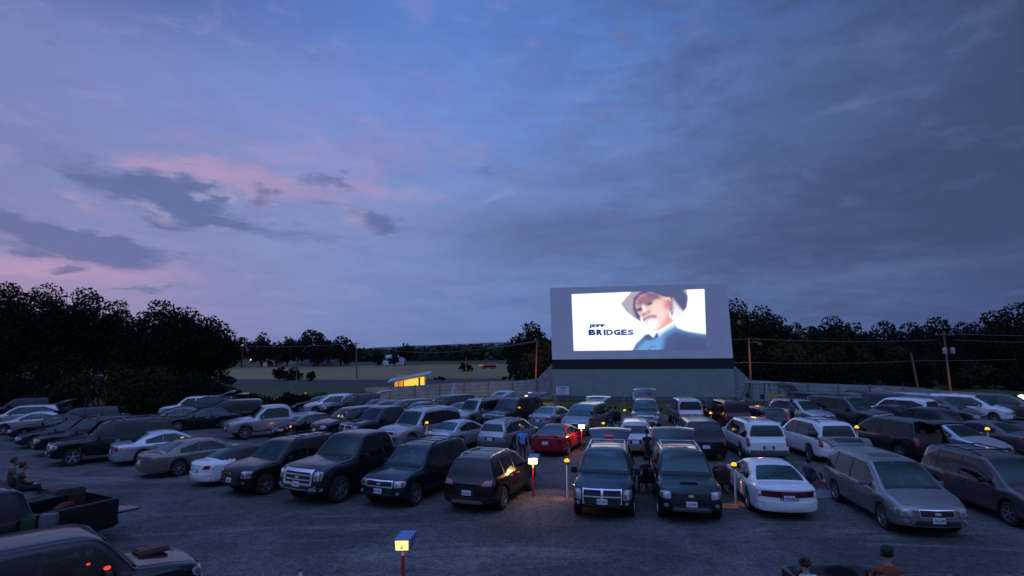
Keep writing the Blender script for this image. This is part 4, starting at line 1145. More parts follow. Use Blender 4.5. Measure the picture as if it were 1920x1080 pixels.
for (u, v, Y, w, lb, m) in [(996, 604, 95, 90, 'broad tree left of the big screen', LEAF_D), (1018, 640, 80, 70, 'brown-lit bushy tree against the left side of the screen', LEAF_O), (985, 660, 88, 60, 'dark bushy tree low beside the lit pole', LEAF_D),
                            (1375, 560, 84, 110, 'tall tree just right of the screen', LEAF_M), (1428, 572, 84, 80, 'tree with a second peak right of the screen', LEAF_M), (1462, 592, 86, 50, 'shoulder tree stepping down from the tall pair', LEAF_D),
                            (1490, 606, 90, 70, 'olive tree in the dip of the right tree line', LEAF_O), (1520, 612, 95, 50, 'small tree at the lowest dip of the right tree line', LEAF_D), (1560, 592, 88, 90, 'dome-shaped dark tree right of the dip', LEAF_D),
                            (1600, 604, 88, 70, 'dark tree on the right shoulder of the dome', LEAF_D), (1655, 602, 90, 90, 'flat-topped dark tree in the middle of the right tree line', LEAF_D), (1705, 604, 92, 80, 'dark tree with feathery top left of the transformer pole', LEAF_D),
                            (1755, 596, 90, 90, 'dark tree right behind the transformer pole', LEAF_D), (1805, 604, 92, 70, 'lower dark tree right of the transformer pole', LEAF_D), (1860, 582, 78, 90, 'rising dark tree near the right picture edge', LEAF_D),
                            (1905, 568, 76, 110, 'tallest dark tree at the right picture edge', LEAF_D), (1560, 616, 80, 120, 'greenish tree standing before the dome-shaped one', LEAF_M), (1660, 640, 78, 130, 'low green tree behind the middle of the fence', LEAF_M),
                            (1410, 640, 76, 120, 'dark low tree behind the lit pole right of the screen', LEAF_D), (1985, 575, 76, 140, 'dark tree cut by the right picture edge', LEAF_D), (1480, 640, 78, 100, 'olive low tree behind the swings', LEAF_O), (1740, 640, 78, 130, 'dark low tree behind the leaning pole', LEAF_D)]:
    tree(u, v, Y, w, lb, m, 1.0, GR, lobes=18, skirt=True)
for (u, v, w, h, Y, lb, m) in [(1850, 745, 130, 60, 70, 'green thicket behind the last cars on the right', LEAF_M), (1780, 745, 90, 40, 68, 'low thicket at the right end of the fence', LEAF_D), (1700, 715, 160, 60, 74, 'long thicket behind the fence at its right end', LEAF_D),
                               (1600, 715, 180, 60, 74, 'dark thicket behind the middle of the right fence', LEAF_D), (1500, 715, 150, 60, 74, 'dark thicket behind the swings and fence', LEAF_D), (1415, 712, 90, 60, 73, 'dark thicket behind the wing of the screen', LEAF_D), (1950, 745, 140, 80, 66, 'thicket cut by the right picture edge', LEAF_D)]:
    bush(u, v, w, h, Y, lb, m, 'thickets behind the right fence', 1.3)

# ------------------------------------------------------------------ the screen
S_L = gp(1037, 750); S_R = gp(1380, 753.5)
sdir = (S_R - S_L).normalized(); snor = Vector((sdir.y, -sdir.x, 0)); SW = (S_R - S_L).length
if snor.y > 0: snor = -snor
WALLW = mat('screen_white', (.72, .70, .72), rough=.7, var=.05, vscale=.8)
WALLG = mat('screen_base_green', (.21, .27, .25), rough=.85, var=.12, vscale=1.2, bump=.2, bscale=14)
WALLB = mat('screen_black_band', (.006, .006, .009), rough=.7)
scr = thing('movie_screen', 'giant white drive-in screen showing a bearded man in a cowboy hat', 'movie screen', (S_L.x, S_L.y, 0), math.atan2(sdir.y, sdir.x))
def sxz(u, v, off=0.0):
    """local x, z on the screen plane seen at photo pixel"""
    d = ray(u, v); o = Vector((0, 0, HCAM)); t = (S_L + snor * off - o).dot(snor) / d.dot(snor); p = o + d * t - S_L
    return p.dot(sdir), p.z
# local frame of scr: x along the wall, y away from the viewer, z up
def slab(mb, poly, y0, y1):
    n = len(poly); vs = [(x, y0, z) for x, z in poly] + [(x, y1, z) for x, z in poly]
    mb.add(vs, [tuple(range(n)), tuple(range(2 * n - 1, n - 1, -1))] + [(i, (i + 1) % n, n + (i + 1) % n, n + i)[::-1] for i in range(n)])
TLs, TRs, BLs, BRs = sxz(1032, 540.5), sxz(1362, 532), sxz(1036.5, 674), sxz(1373.5, 671)
zb1_ = (sxz(1200, 692)[1])
mb = MB(); slab(mb, [BLs, (BRs[0], BLs[1]), TRs, TLs], -.35, .6)
zt1 = BLs[1]
mb.build('screen_face', WALLW, scr)
mb = MB()
for k in range(1, 8):
    z = zt1 + (TLs[1] - zt1) * k / 8; xl = TLs[0] * k / 8 + BLs[0] * (1 - k / 8); xr_ = TRs[0] * k / 8 + BRs[0] * (1 - k / 8)
    mb.box(((xl + xr_) / 2, -.351, z), (xr_ - xl - .1, .004, .02))
mb.build('panel_joint', mat('joint_grey', (.62, .60, .62), rough=.8), scr)
mb = MB(); slab(mb, [(BLs[0], zb1_), (BRs[0] + .05, zb1_), (BRs[0] + .05, zt1), (BLs[0], zt1)], -.30, .55); mb.build('black_band', WALLB, scr)
mb = MB(); slab(mb, [(0, -.1), (SW, -.1), (SW - .1, zb1_), (.02, zb1_)], -.33, .5); mb.build('screen_base', WALLG, scr)
mb = MB(); mb.box((SW * .5, -.42, .22), (SW, .14, .5)); mb.build('footing', mat('footing_concrete', (.10, .11, .13), rough=.9, var=.2), scr)
mb = MB()
for k in range(7):
    x = .6 + (SW - 1.2) * k / 6; mb.box((x, 1.6, 4.5), (.3, .3, 9)); mb.tube((x, .5, 8.5), (x, 4.0, 0), .12)
mb.build('rear_bracing', mat('steel_brace', (.08, .08, .085), rough=.6), scr)

# projected picture: colours rasterised from drawn shapes onto a fine grid in the plane of the wall
def portrait(nx, nz):
    # coordinates of the drawing: 1780 x 800 units
    C0 = [(85, 150), (1780, 78), (1810, 818), (110, 877)]
    s, t = np.meshgrid((np.arange(nx) + .5) / nx, (np.arange(nz) + .5) / nz)     # s right, t down
    top = [C0[0][i] + (C0[1][i] - C0[0][i]) * s for i in (0, 1)]; bot = [C0[3][i] + (C0[2][i] - C0[3][i]) * s for i in (0, 1)]
    X = top[0] + (bot[0] - top[0]) * t; Y = top[1] + (bot[1] - top[1]) * t
    img = np.ones((nz, nx, 3)) * np.array([1.22, 1.22, 1.28])
    def poly(pts):
        px = np.array([p[0] for p in pts], float); py = np.array([p[1] for p in pts], float)
        ins = np.zeros(X.shape, bool); dmin = np.full(X.shape, 1e9); n = len(pts)
        for i in range(n):
            x0, y0, x1, y1 = px[i], py[i], px[(i + 1) % n], py[(i + 1) % n]
            c = ((y0 > Y) != (y1 > Y)) & (X < (x1 - x0) * (Y - y0) / (y1 - y0 + 1e-9) + x0); ins ^= c
            tt = np.clip(((X - x0) * (x1 - x0) + (Y - y0) * (y1 - y0)) / ((x1 - x0) ** 2 + (y1 - y0) ** 2 + 1e-9), 0, 1)
            dmin = np.minimum(dmin, np.hypot(X - x0 - tt * (x1 - x0), Y - y0 - tt * (y1 - y0)))
        return np.where(ins, dmin, -dmin)
    def put(mask, col, k=1.0):
        nonlocal img
        m = np.clip(mask, 0, 1)[..., None] * k; img = img * (1 - m) + np.array(col) * m
    def P_(pts, rgb, blur=8, k=1.0, mul=1.0): put(poly(pts) / blur * .5 + .5, [c * mul for c in srgb(*rgb)], k)
    def E_(cx, cy, rx, ry, rgb, rot=0, k=1.0, soft=.35, mul=1.0):
        a = math.radians(rot); dx = X - cx; dy = Y - cy
        d = np.hypot((dx * math.cos(a) + dy * math.sin(a)) / rx, (-dx * math.sin(a) + dy * math.cos(a)) / ry)
        put((1 - d) / soft + .5, [c * mul for c in srgb(*rgb)], k)
    def L_(pts, wd, rgb, k=1.0):
        d = np.full(X.shape, 1e9)
        for (x0, y0), (x1, y1) in zip(pts, pts[1:]):
            tt = np.clip(((X - x0) * (x1 - x0) + (Y - y0) * (y1 - y0)) / ((x1 - x0) ** 2 + (y1 - y0) ** 2), 0, 1)
            d = np.minimum(d, np.hypot(X - x0 - tt * (x1 - x0), Y - y0 - tt * (y1 - y0)))
        put(1.3 - d / wd, srgb(*rgb), k)
    P_([(735, 268), (790, 205), (870, 118), (1000, 60), (1560, 60), (1578, 200), (1568, 300), (1520, 362), (1470, 330), (1400, 250), (1250, 200), (1000, 300), (950, 400), (1000, 488), (900, 440), (800, 360)], (172, 152, 140), 7)
    P_([(900, 190), (1010, 100), (1500, 60), (1578, 170), (1560, 310), (1520, 358), (1440, 250), (1300, 180), (1000, 330), (985, 485), (930, 440), (890, 330)], (44, 38, 48), 14)
    P_([(985, 160), (1120, 120), (1290, 180), (1345, 190), (1392, 235), (1395, 310), (1350, 360), (1345, 430), (1410, 480), (1300, 545), (1210, 600), (1150, 612), (1060, 540), (1010, 452), (955, 380), (925, 300), (935, 225)], (238, 186, 150), 7)
    E_(1040, 225, 115, 75, (150, 70, 48), -14, .95, .8)
    E_(1150, 165, 100, 38, (96, 48, 42), 12, .9, .8)
    E_(1190, 400, 120, 130, (255, 226, 196), 0, .6, .9, 1.0)
    E_(1000, 250, 60, 22, (150, 80, 60), -30, .7, .8); E_(1120, 222, 72, 20, (134, 76, 62), -24, .7, .8)
    E_(978, 338, 40, 26, (50, 26, 30), -12, .95, .7); E_(1105, 266, 38, 17, (46, 30, 36), -22, .95, .7)
    E_(1040, 335, 24, 60, (250, 226, 206), -20, .8, .9, 1.2)
    E_(1085, 372, 40, 26, (198, 118, 88), -20, .75, .8); E_(1032, 400, 30, 20, (150, 84, 74), -20, .7, .8)
    E_(1330, 265, 56, 78, (232, 150, 112), 8, .95, .4); E_(1338, 262, 26, 44, (176, 92, 70), 8, .7, .6); L_([(1300, 215), (1350, 190), (1388, 240), (1380, 300)], 9, (255, 214, 180), .8)
    L_([(1030, 470), (1070, 440), (1125, 420), (1180, 424)], 19, (150, 104, 90), .95); L_([(1064, 480), (1110, 455), (1172, 441)], 5, (104, 56, 56), .8)
    E_(1130, 530, 90, 70, (250, 240, 232), 0, .8, .7, 1.1)
    P_([(1300, 470), (1345, 380), (1400, 470), (1300, 545), (1215, 600)], (226, 142, 104), 26, .8)
    P_([(1350, 345), (1372, 200), (1395, 190), (1430, 300), (1410, 370), (1385, 430)], (92, 74, 92), 12, .85)
    P_([(1395, 200), (1440, 270), (1520, 360), (1510, 440), (1440, 440), (1395, 350)], (236, 214, 210), 22, .8)
    P_([(858, 905), (930, 770), (1050, 655), (1100, 640), (1150, 690), (1195, 620), (1230, 650), (1300, 590), (1420, 512), (1450, 558), (1560, 600), (1700, 622), (1850, 640), (1850, 905)], (86, 142, 190), 12)
    P_([(1240, 905), (1300, 660), (1430, 590), (1600, 628), (1850, 660), (1850, 905)], (16, 34, 68), 40, .97)
    P_([(1330, 905), (1380, 700), (1500, 655), (1850, 690), (1850, 905)], (2, 6, 18), 80, 1.0)
    P_([(905, 905), (860, 905), (930, 770), (1050, 655), (1060, 720), (980, 790)], (34, 56, 96), 22, .8)
    P_([(1030, 680), (1085, 640), (1150, 690), (1195, 625), (1215, 680), (1130, 720), (1060, 720)], (20, 28, 52), 12, .9)
    P_([(1205, 625), (1300, 570), (1415, 510), (1425, 545), (1300, 610), (1225, 680)], (190, 220, 236), 12, .85)
    L_([(1100, 860), (1110, 800), (1180, 800)], 6, (30, 60, 100), .8)
    edge = np.clip(np.minimum(np.minimum(s, 1 - s) * nx, np.minimum(t, 1 - t) * nz) / 1.2, 0, 1)[..., None]
    return img * edge
nx, nz = 340, 152
pic = portrait(nx, nz)
Q = [Vector((*sxz(1071.5, 551.5, .36), 0)), Vector((*sxz(1321, 541.5, .36), 0)), Vector((*sxz(1325, 655.5, .36), 0)), Vector((*sxz(1075.5, 658, .36), 0))]
pv = []
for j in range(nz + 1):
    for i in range(nx + 1):
        s_, t_ = i / nx, j / nz; p = (Q[0].lerp(Q[1], s_)).lerp(Q[3].lerp(Q[2], s_), t_); pv.append((p.x, -.358, p.y))
pf = [(j * (nx + 1) + i, (j + 1) * (nx + 1) + i, (j + 1) * (nx + 1) + i + 1, j * (nx + 1) + i + 1) for j in range(nz) for i in range(nx)]
M_PIC = mat('projected_picture', (.60, .59, .62), rough=.7)
po = mesh_obj('projected_picture', pv, pf, M_PIC, scr)
ca = po.data.color_attributes.new('shade', 'FLOAT_COLOR', 'CORNER')
buf = np.ones((nx * nz, 4, 4), np.float32); buf[:, :, :3] = pic.reshape(-1, 1, 3)
# average neighbouring cells to the corners so that the picture is smooth
pad = np.pad(pic, ((1, 1), (1, 1), (0, 0)), mode='edge'); cr_ = (pad[:-1, :-1] + pad[1:, :-1] + pad[:-1, 1:] + pad[1:, 1:]) / 4
buf = buf.reshape(nz, nx, 4, 4)
buf[:, :, 0, :3] = cr_[:-1, :-1]; buf[:, :, 1, :3] = cr_[1:, :-1]; buf[:, :, 2, :3] = cr_[1:, 1:]; buf[:, :, 3, :3] = cr_[:-1, 1:]
ca.data.foreach_set('color', buf.ravel())
at = M_PIC.node_tree.nodes.new('ShaderNodeAttribute'); at.attribute_name = 'shade'
M_PIC.node_tree.links.new(at.outputs['Color'], M_PIC.node_tree.nodes['Principled BSDF'].inputs['Emission Color'])
M_PIC.node_tree.nodes['Principled BSDF'].inputs['Emission Strength'].default_value = 1.0
def pic_local(X_, Y_):
    u = 1060 + X_ / 1920 * 280; v = 530 + Y_ / 960 * 140
    x, z = sxz(u, v, .36); return x, z
def pic_text(body, x0, y0, x1, y1, col, bold):
    a = pic_local(x0, y1); b = pic_local(x1, y0)
    m = mat('title_ink_' + body.lower(), (.02, .02, .03), rough=.7, emit=srgb(*col), estr=1.0)
    text_mesh('title_lettering', body, b[0] - a[0], b[1] - a[1], m, po, ((a[0] + b[0]) / 2, -.364, (a[1] + b[1]) / 2), (math.radians(90), 0, 0), bold)
pic_text('JEFF', 297, 530, 515, 588, (40, 60, 126), .06)
x = 298
for ch, wd, colr in (('B', 92, (34, 52, 120)), ('R', 84, (38, 56, 124)), ('I', 26, (44, 62, 128)), ('D', 88, (84, 100, 176)), ('G', 84, (50, 66, 140)), ('E', 74, (70, 90, 170)), ('S', 80, (110, 134, 206))):
    pic_text(ch, x, 600, x + wd, 678, colr, .07); x += wd + 9

# fence wings and fences -------------------------------------------------
WOOD = mat('weathered_boards', (.27, .29, .29), rough=.9, var=.22, vscale=1.3, bump=.3, bscale=8)
WOODP = mat('fence_post_wood', (.16, .155, .15), rough=.9, var=.2, vscale=2)
def fence(name, label, pts, nb=6, step=2.4):
    """pts: (u, v_bottom, height)"""
    root = None; ps = [gp(u, v) for u, v, _ in pts]; hs = [h for _, _, h in pts]
    o0 = ps[0]; root = thing(name, label, 'fence', (o0.x, o0.y, 0))
    cum = [0]
    for a, b in zip(ps, ps[1:]): cum.append(cum[-1] + (b - a).length)
    tot = cum[-1]; k = max(1, round(tot / step))
    def at_(d):
        for i in range(len(cum) - 1):
            if d <= cum[i + 1] + 1e-6:
                t = (d - cum[i]) / (cum[i + 1] - cum[i]); return ps[i].lerp(ps[i + 1], t) - o0, hs[i] + (hs[i + 1] - hs[i]) * t
        return ps[-1] - o0, hs[-1]
    for i in range(k):
        a, ha = at_(tot * i / k); b, hb = at_(tot * (i + 1) / k)
        mb = MB(); d = (b - a); ln = d.length; rot = Matrix.Rotation(math.atan2(d.y, d.x), 3, 'Z'); n2 = max(2, round((ha + hb) / 2 / .36))
        for j in range(n2):
            za0, za1 = ha * j / n2 + .03, ha * (j + 1) / n2; zb0_, zb1__ = hb * j / n2 + .03, hb * (j + 1) / n2
            nn = rot @ Vector((0, 1, 0)); th = .03; ofs = nn * (.004 * ((j * 7 + i * 3) % 3))
            vs = [a + Vector((0, 0, za0)) + ofs, b + Vector((0, 0, zb0_)) + ofs, b + Vector((0, 0, zb1__)) + ofs, a + Vector((0, 0, za1)) + ofs]
            vs += [v + nn * th for v in vs]
            mb.add(vs, [(0, 1, 2, 3), (7, 6, 5, 4), (0, 4, 5, 1), (3, 2, 6, 7), (0, 3, 7, 4), (1, 5, 6, 2)])
        mb.build('board_panel', WOOD, root)
    for i in range(k + 1):
        a, ha = at_(tot * i / k); mb = MB(); mb.box((a.x, a.y - .06, ha / 2 + .03), (.11, .11, ha + .1)); mb.build('post', WOODP, root)
    return root
def fh(u, vb, vt):
    p = gp(u, vb); q = gy(u, vt, p.y); return (u, vb, q.z)
fence('board_fence', 'long grey board fence curving left from the big screen', [fh(1006, 749, 711), fh(960, 750, 714.5), fh(900, 751, 716), fh(850, 752, 718), fh(790, 753, 722), fh(740, 754, 725), fh(684, 756, 727)])
fence('board_fence', 'steep grey board wing joining the left fence to the screen', [fh(1036.5, 749, 682), fh(1007, 748.6, 711.5)], step=1.2)
fence('board_fence', 'steep grey board wing joining the right fence to the screen', [fh(1377.5, 752.5, 682), fh(1409, 752.6, 713)], step=1.2)
fence('board_fence', 'long grey board fence running right from the screen behind the swings', [fh(1410, 752.6, 713), fh(1480, 753.5, 716.5), fh(1550, 755, 720), fh(1620, 757, 721.5), fh(1700, 760, 725), fh(1760, 763, 731), fh(1830, 767, 738)])
# ------------------------------------------------------------------ poles, wires, small structures
POLEW = mat('pole_wood', (.16, .10, .08), rough=.9, var=.25, vscale=2)
WIRE = mat('wire', (.22, .2, .19), rough=.7)
SODIUM = (1.0, .42, .10)
def pole(u, vb, vt, Y, label, name='utility_pole', r=.13, arm=None, lean=0.0, ub=None):
    b = gy(ub if ub else u, vb, Y); t = gy(u, vt, Y)
    root = thing(name, label, 'pole', (b.x, Y, 0), 0)
    mb = MB(); mb.tube((0, 0, 0), (t.x - b.x, 0, t.z), r, r * .75, 10); mb.build('shaft', POLEW, root, 40)
    if arm:
        mb = MB(); mb.box((t.x - b.x, -.12, t.z - .4), (arm, .1, .12))
        mb.build('crossarm', POLEW, root)
        for k in (-1, 1):
            mb = MB(); mb.lathe([(.05, 0), (.07, .08), (.04, .16), (0, .18)], (t.x - b.x + k * arm * .42, -.12, t.z - .34), n=8); mb.build('insulator', mat('insulator', (.3, .3, .32), rough=.3), root, 50)
    return root, Vector((b.x, Y, 0)), Vector((t.x, Y, t.z))
pA, bA, tA = pole(667.5, 722, 641, 118, 'thin wooden pole with crossarm beside the far road', arm=1.6, r=.14, ub=669)
pB, bB, tB = pole(874, 722, 669, 92, 'short dark red pole behind the left fence', r=.10)
pC, bC, tC = pole(1007, 748, 637, 64, 'orange-lit pole behind the left wing of the screen', r=.10, ub=1004)
pD, bD, tD = pole(1404, 752, 634, 62, 'orange-lit pole right of the screen where the wires end', r=.11, ub=1409.5)
pE, bE, tE = pole(1769, 752, 621, 66, 'tall wooden pole with crossarm and two transformer cans', arm=2.2, r=.12, ub=1784)
pF, bF, tF = pole(1708, 752, 662, 66, 'bare shorter pole leaning left of the transformer pole', r=.13, ub=1724)
pG, bG, tG = pole(556, 724, 669, 108, 'thin dim pole in front of the roadside shrubs', r=.08)
for k in (-1, 1):
    mb = MB(); mb.lathe([(.0, 0), (.2, .0), (.22, .05), (.22, .6), (.12, .72), (0, .74)], (tE.x - bE.x + .45 * k + .25, -.2, tE.z - 2.6), n=12); mb.build('transformer', mat('can_grey', (.3, .3, .31), rough=.5), pE, 40)
for rt, tp, bb in ((pD, tD, bD),):
    mb = MB(); mb.path([(tp.x - bb.x, 0, tp.z - .5), (tp.x - bb.x + .5, -.3, tp.z - .4), (tp.x - bb.x + .9, -.5, tp.z - .55)], .035); mb.ball((tp.x - bb.x + 1.0, -.5, tp.z - .65), .16, 10, (1.3, 1, .6)); mb.build('lamp_arm', GREYTRIM, rt, 40)
def wire(a, b, sag, label, r=.018):
    a = Vector(a); b = Vector(b); mb = MB(); pts = []
    for i in range(15):
        t = i / 14; p = a.lerp(b, t); pts.append((p.x, p.y, p.z - sag * 4 * t * (1 - t)))
    mb.path(pts, r, 4); o = mb.build('power_line', WIRE); tag(o, label, 'wire', 'wires strung behind the fences'); return o
off = gy(2300, 640, 66)
wire(tD + Vector((0, 0, -.05)), tE + Vector((-.9, -.1, -1.0)), .25, 'upper wire from the orange-lit pole to the transformer pole', .022)
wire(tD + Vector((0, 0, -2.6)), tF + Vector((0, 0, -.9)), .2, 'lower wire crossing the dark trees to the bare leaning pole')
wire(tF + Vector((0, 0, -.9)), off + Vector((0, 0, -.6)), .4, 'low wire from the bare leaning pole out past the right edge')
wire(tE + Vector((.9, -.1, -.3)), off + Vector((0, 0, 1.5)), .5, 'top wire leaving the transformer pole to the right', .022)
wire(tE + Vector((.9, -.1, -1.0)), off + Vector((0, 0, .6)), .5, 'second wire leaving the transformer pole to the right')
wire(tD + Vector((0, 0, -.05)), tD + Vector((-9, 4, -.3)), .1, 'upper wire running from the lit pole behind the screen')
wire(tD + Vector((0, 0, -2.6)), tD + Vector((-9, 4, -2.6)), .1, 'lower wire running from the lit pole behind the screen')
wire(tA + Vector((-.6, 0, -.3)), gy(300, 640, 100), .8, 'faint wire from the roadside pole toward the left trees', .03)
wire(tA + Vector((.6, 0, -.3)), tC + Vector((0, 0, -.1)), 1.6, 'faint wire from the roadside pole toward the screen', .025)
wire(tC + Vector((0, 0, -.2)), tC + Vector((-9, 26, -.4)), .3, 'wire leaving the orange-lit pole toward the road', .022)
lamp_light('sodium_glow', 150, (1, .33, .13), (-.9, -1.6, 3.2), pC, .3)
lamp_light('sodium_glow', 130, (1, .33, .13), (-.6, -1.7, 4.2), pD, .3)
lamp_light('sodium_glow', 40, (1, .4, .15), (-.6, -1.4, 1.2), pE, .3)
lamp_light('sodium_glow', 60, (1, .25, .15), (0, -1.6, 1.8), pB, .3)

# lit booth beyond the fence
bo = gy(768, 726, 70)
booth = thing('ticket_booth', 'small lit booth with a slanted roof glowing yellow beyond the fence', 'booth', (bo.x, 70, 0), math.radians(6))
BW = mat('booth_wall', (.55, .42, .22), rough=.8)
mb = MB(); mb.box((0, 1.2, .5), (3.6, 2.4, 1.0)); mb.box((0, 2.3, 1.6), (3.6, .1, 1.4)); mb.box((-1.75, 1.2, 1.3), (.1, 2.4, .7)); mb.build('wall', BW, booth)
def lz(u, v): return gy(u, v, 70).z
r0_, r1_ = lz(731, 717.5), lz(803, 702.5)
mb = MB(); mb.add([(-2.6, -.7, r0_), (2.5, -.7, r1_), (2.5, 2.8, r1_ + .2), (-2.6, 2.8, r0_ + .2), (-2.6, -.7, r0_ + .14), (2.5, -.7, r1_ + .14), (2.5, 2.8, r1_ + .36), (-2.6, 2.8, r0_ + .36)], [(0, 3, 2, 1), (4, 5, 6, 7), (0, 1, 5, 4), (1, 2, 6, 5), (2, 3, 7, 6), (3, 0, 4, 7)])
mb.build('roof', mat('booth_roof', (.30, .31, .34), rough=.5), booth)
LITY = mat('glowing_wall_yellow', (.6, .4, .1), rough=.5, emit=srgb(255, 205, 70), estr=1.15, var=0)
LITO = mat('glowing_wall_orange', (.6, .3, .1), rough=.5, emit=srgb(250, 150, 50), estr=.85)
def bpan(x0, x1, z0, za, zb_, m, y=-.02, nm='window'):  # emissive panel: lamplight on the booth walls put into a glowing surface
    mb = MB(); mb.add([(x0, y, z0), (x1, y, z0), (x1, y, zb_), (x0, y, za), (x0, y + .05, z0), (x1, y + .05, z0), (x1, y + .05, zb_), (x0, y + .05, za)], [(0, 1, 2, 3), (7, 6, 5, 4), (0, 4, 5, 1), (1, 5, 6, 2), (2, 6, 7, 3), (3, 7, 4, 0)]); mb.build(nm, m, booth)
zr = lambda x: r0_ + (r1_ - r0_) * (x + 2.6) / 5.1 - .12
bpan(-1.8, -1.35, .9, zr(-1.8), zr(-1.35), LITO); bpan(-1.25, -.75, .9, zr(-1.25), zr(-.75), LITO)
bpan(-.68, 1.05, .9, zr(-.68), zr(1.05), LITY); bpan(1.28, 1.75, .95, zr(1.3), zr(1.7), LITY)
mb = MB(); mb.box((-1.3, -.05, (zr(-1.3) + .9) / 2), (.08, .1, zr(-1.3) - .9)); mb.box((-.71, -.05, (zr(-.7) + .9) / 2), (.08, .1, zr(-.7) - .9)); mb.box((1.16, -.05, (zr(1.1) + .9) / 2), (.2, .1, zr(1.1) - .9)); mb.build('mullion', mat('dark_wood', (.03, .02, .015), rough=.8), booth)
lamp_light('booth_lamp', 60, (1, .6, .2), (0, .9, 1.7), booth, .2)

# farm buildings and houses far across the field
def house(u, v0, v1, Y, w, d, label, wallc, roofc, name='house', yaw=0, win=True, roofh=.45):
    p = gy(u, v0, Y); q = gy(u, v1, Y); H_ = max(2.5, q.z - max(p.z, 0)); ww = w / F_PX * Y
    root = thing(name, label, 'house' if name == 'house' else 'barn', (p.x, Y, 0), yaw)
    eh = H_ * (1 - roofh)
    mb = MB(); mb.box((0, 0, eh / 2), (ww, d, eh)); mb.add([(-ww / 2, -d / 2, eh), (-ww / 2, d / 2, eh), (-ww / 2, 0, H_ - .05)], [(0, 1, 2)]); mb.add([(ww / 2, -d / 2, eh), (ww / 2, d / 2, eh), (ww / 2, 0, H_ - .05)], [(0, 2, 1)])
    mb.build('wall', mat('wall_' + wallc[0], wallc[1], rough=.8), root)
    o = .3; mb = MB()
    for s in (-1, 1): mb.add([(-ww / 2 - o, s * (d / 2 + o), eh - .15), (ww / 2 + o, s * (d / 2 + o), eh - .15), (ww / 2 + o, 0, H_), (-ww / 2 - o, 0, H_), (-ww / 2 - o, s * (d / 2 + o), eh), (ww / 2 + o, s * (d / 2 + o), eh), (ww / 2 + o, 0, H_ + .15), (-ww / 2 - o, 0, H_ + .15)], [(0, 1, 2, 3), (4, 5, 6, 7), (0, 1, 5, 4), (0, 3, 7, 4), (1, 2, 6, 5)])
    mb.build('roof', mat('roof_' + roofc[0], roofc[1], rough=.8), root)
    if win:
        for k in (-1, 1):
            mb = MB(); mb.box((k * ww * .25, -d / 2 - .03, eh * .55), (.9, .08, 1.1)); mb.build('window', GLASS, root)
    return root
house(571, 681, 669.5, 232, 42, 9, 'long low barn with a pale green roof left of the other', ('barn', (.30, .30, .28)), ('pale', (.22, .25, .25)), 'barn', win=False, roofh=.6)
house(619, 681, 670.5, 234, 24, 8, 'shorter low barn with a pale roof under the right farm trees', ('barn', (.30, .30, .28)), ('pale', (.22, .25, .25)), 'barn', win=False, roofh=.6)
house(731, 681, 663.5, 245, 13, 10, 'white house between the small dark tree and the forked tree', ('white', (.75, .75, .8)), ('white_roof', (.45, .47, .52)), yaw=.5)
house(750, 681, 665, 248, 8, 8, 'narrow pale house partly behind the forked tree', ('cream', (.62, .6, .62)), ('slate', (.25, .27, .3)), yaw=-.3)
house(503, 681, 667, 240, 10, 8, 'pale gabled farmhouse between the left farm trees', ('cream', (.62, .6, .62)), ('slate', (.25, .27, .3)), yaw=.6)
house(1912, 735, 692, 84, 40, 10, 'reddish brick house at the right picture edge behind the thicket', ('brick', (.20, .09, .08)), ('brown', (.10, .05, .045)), yaw=.2)
for (u, v, Y, c, e, lb) in [(437, 673.5, 215, (1, .3, .1), 2.5, 'small orange light left of the farm trees'), (470, 674.5, 218, (1, .5, .2), 2.5, 'small amber light under the farm trees'), (455, 647, 214, (1, .9, .85), .5, 'pale light high between the farm trees')]:
    p = gy(u, v, Y); r_ = thing('yard_light', lb, 'light', (p.x, p.y, 0), 0, 'lights around the farm')
    mb = MB(); mb.ball((0, 0, p.z), .26, 8); mb.build('bulb', mat('yard_%d' % u, (.2, .1, .05), emit=c, estr=e), r_, 60); mb = MB(); mb.tube((0, 0.3, 0), (0, .3, p.z), .08); mb.build('post', POLEW, r_)

# passing car on the road beyond the field, its lamps lit
pc = gp(917, 682.5)
van_far = car('suv', (gy(916, 684, 172).x, 172), math.radians(175), 'dmaroon', 'distant red-lit vehicle passing on the far road across the field', 'car', lod=0)
mb = MB(); mb.box((2.42, 0, .85), (.06, 1.5, .2)); mb.box((-2.42, 0, .95), (.06, 1.6, .25)); mb.build('tail_light', REDLIT, van_far)
mb = MB(); mb.box((0, .97, 1.15), (4.0, .06, .16)); mb.box((1.6, .97, .7), (.5, .06, .15)); mb.build('marker_light', mat('marker_red', (.3, .02, .02), emit=srgb(200, 50, 50), estr=.7), van_far)
mb = MB(); mb.box((2.2, .98, 1.0), (1.0, .06, .12)); mb.build('marker_light', mat('marker_amber', (.3, .1, .02), emit=srgb(250, 150, 30), estr=1), van_far)

# ------------------------------------------------------------------ signs at the foot of the screen
SIGNW = mat('sign_white', (.62, .64, .70), rough=.6); INK = mat('sign_ink', (.03, .04, .07), rough=.7)
def wall_sign(u0, v0, u1, v1, label, lines, posts=True):
    Yd = gp((u0 + u1) / 2, 751).y - .9
    a = gy(u0, v1, Yd); b = gy(u1, v0, Yd); w = b.x - a.x; h = b.z - a.z
    root = thing('notice_sign', label, 'sign', ((a.x + b.x) / 2, Yd, 0), 0)
    mb = MB(); mb.box((0, 0, a.z + h / 2), (w, .04, h)); mb.build('board', SIGNW, root)
    for k in (-1, 1):
        mb = MB(); mb.box((k * w * .42, .06, (a.z + h) / 2), (.07, .07, a.z + h)); mb.build('post', WOODP, root)
    for (tx, yc, wd, ht, bo_) in lines:
        text_mesh('lettering', tx, w * wd, h * ht, INK, root, (0, -.024, a.z + h * yc), (math.radians(90), 0, 0), bo_)
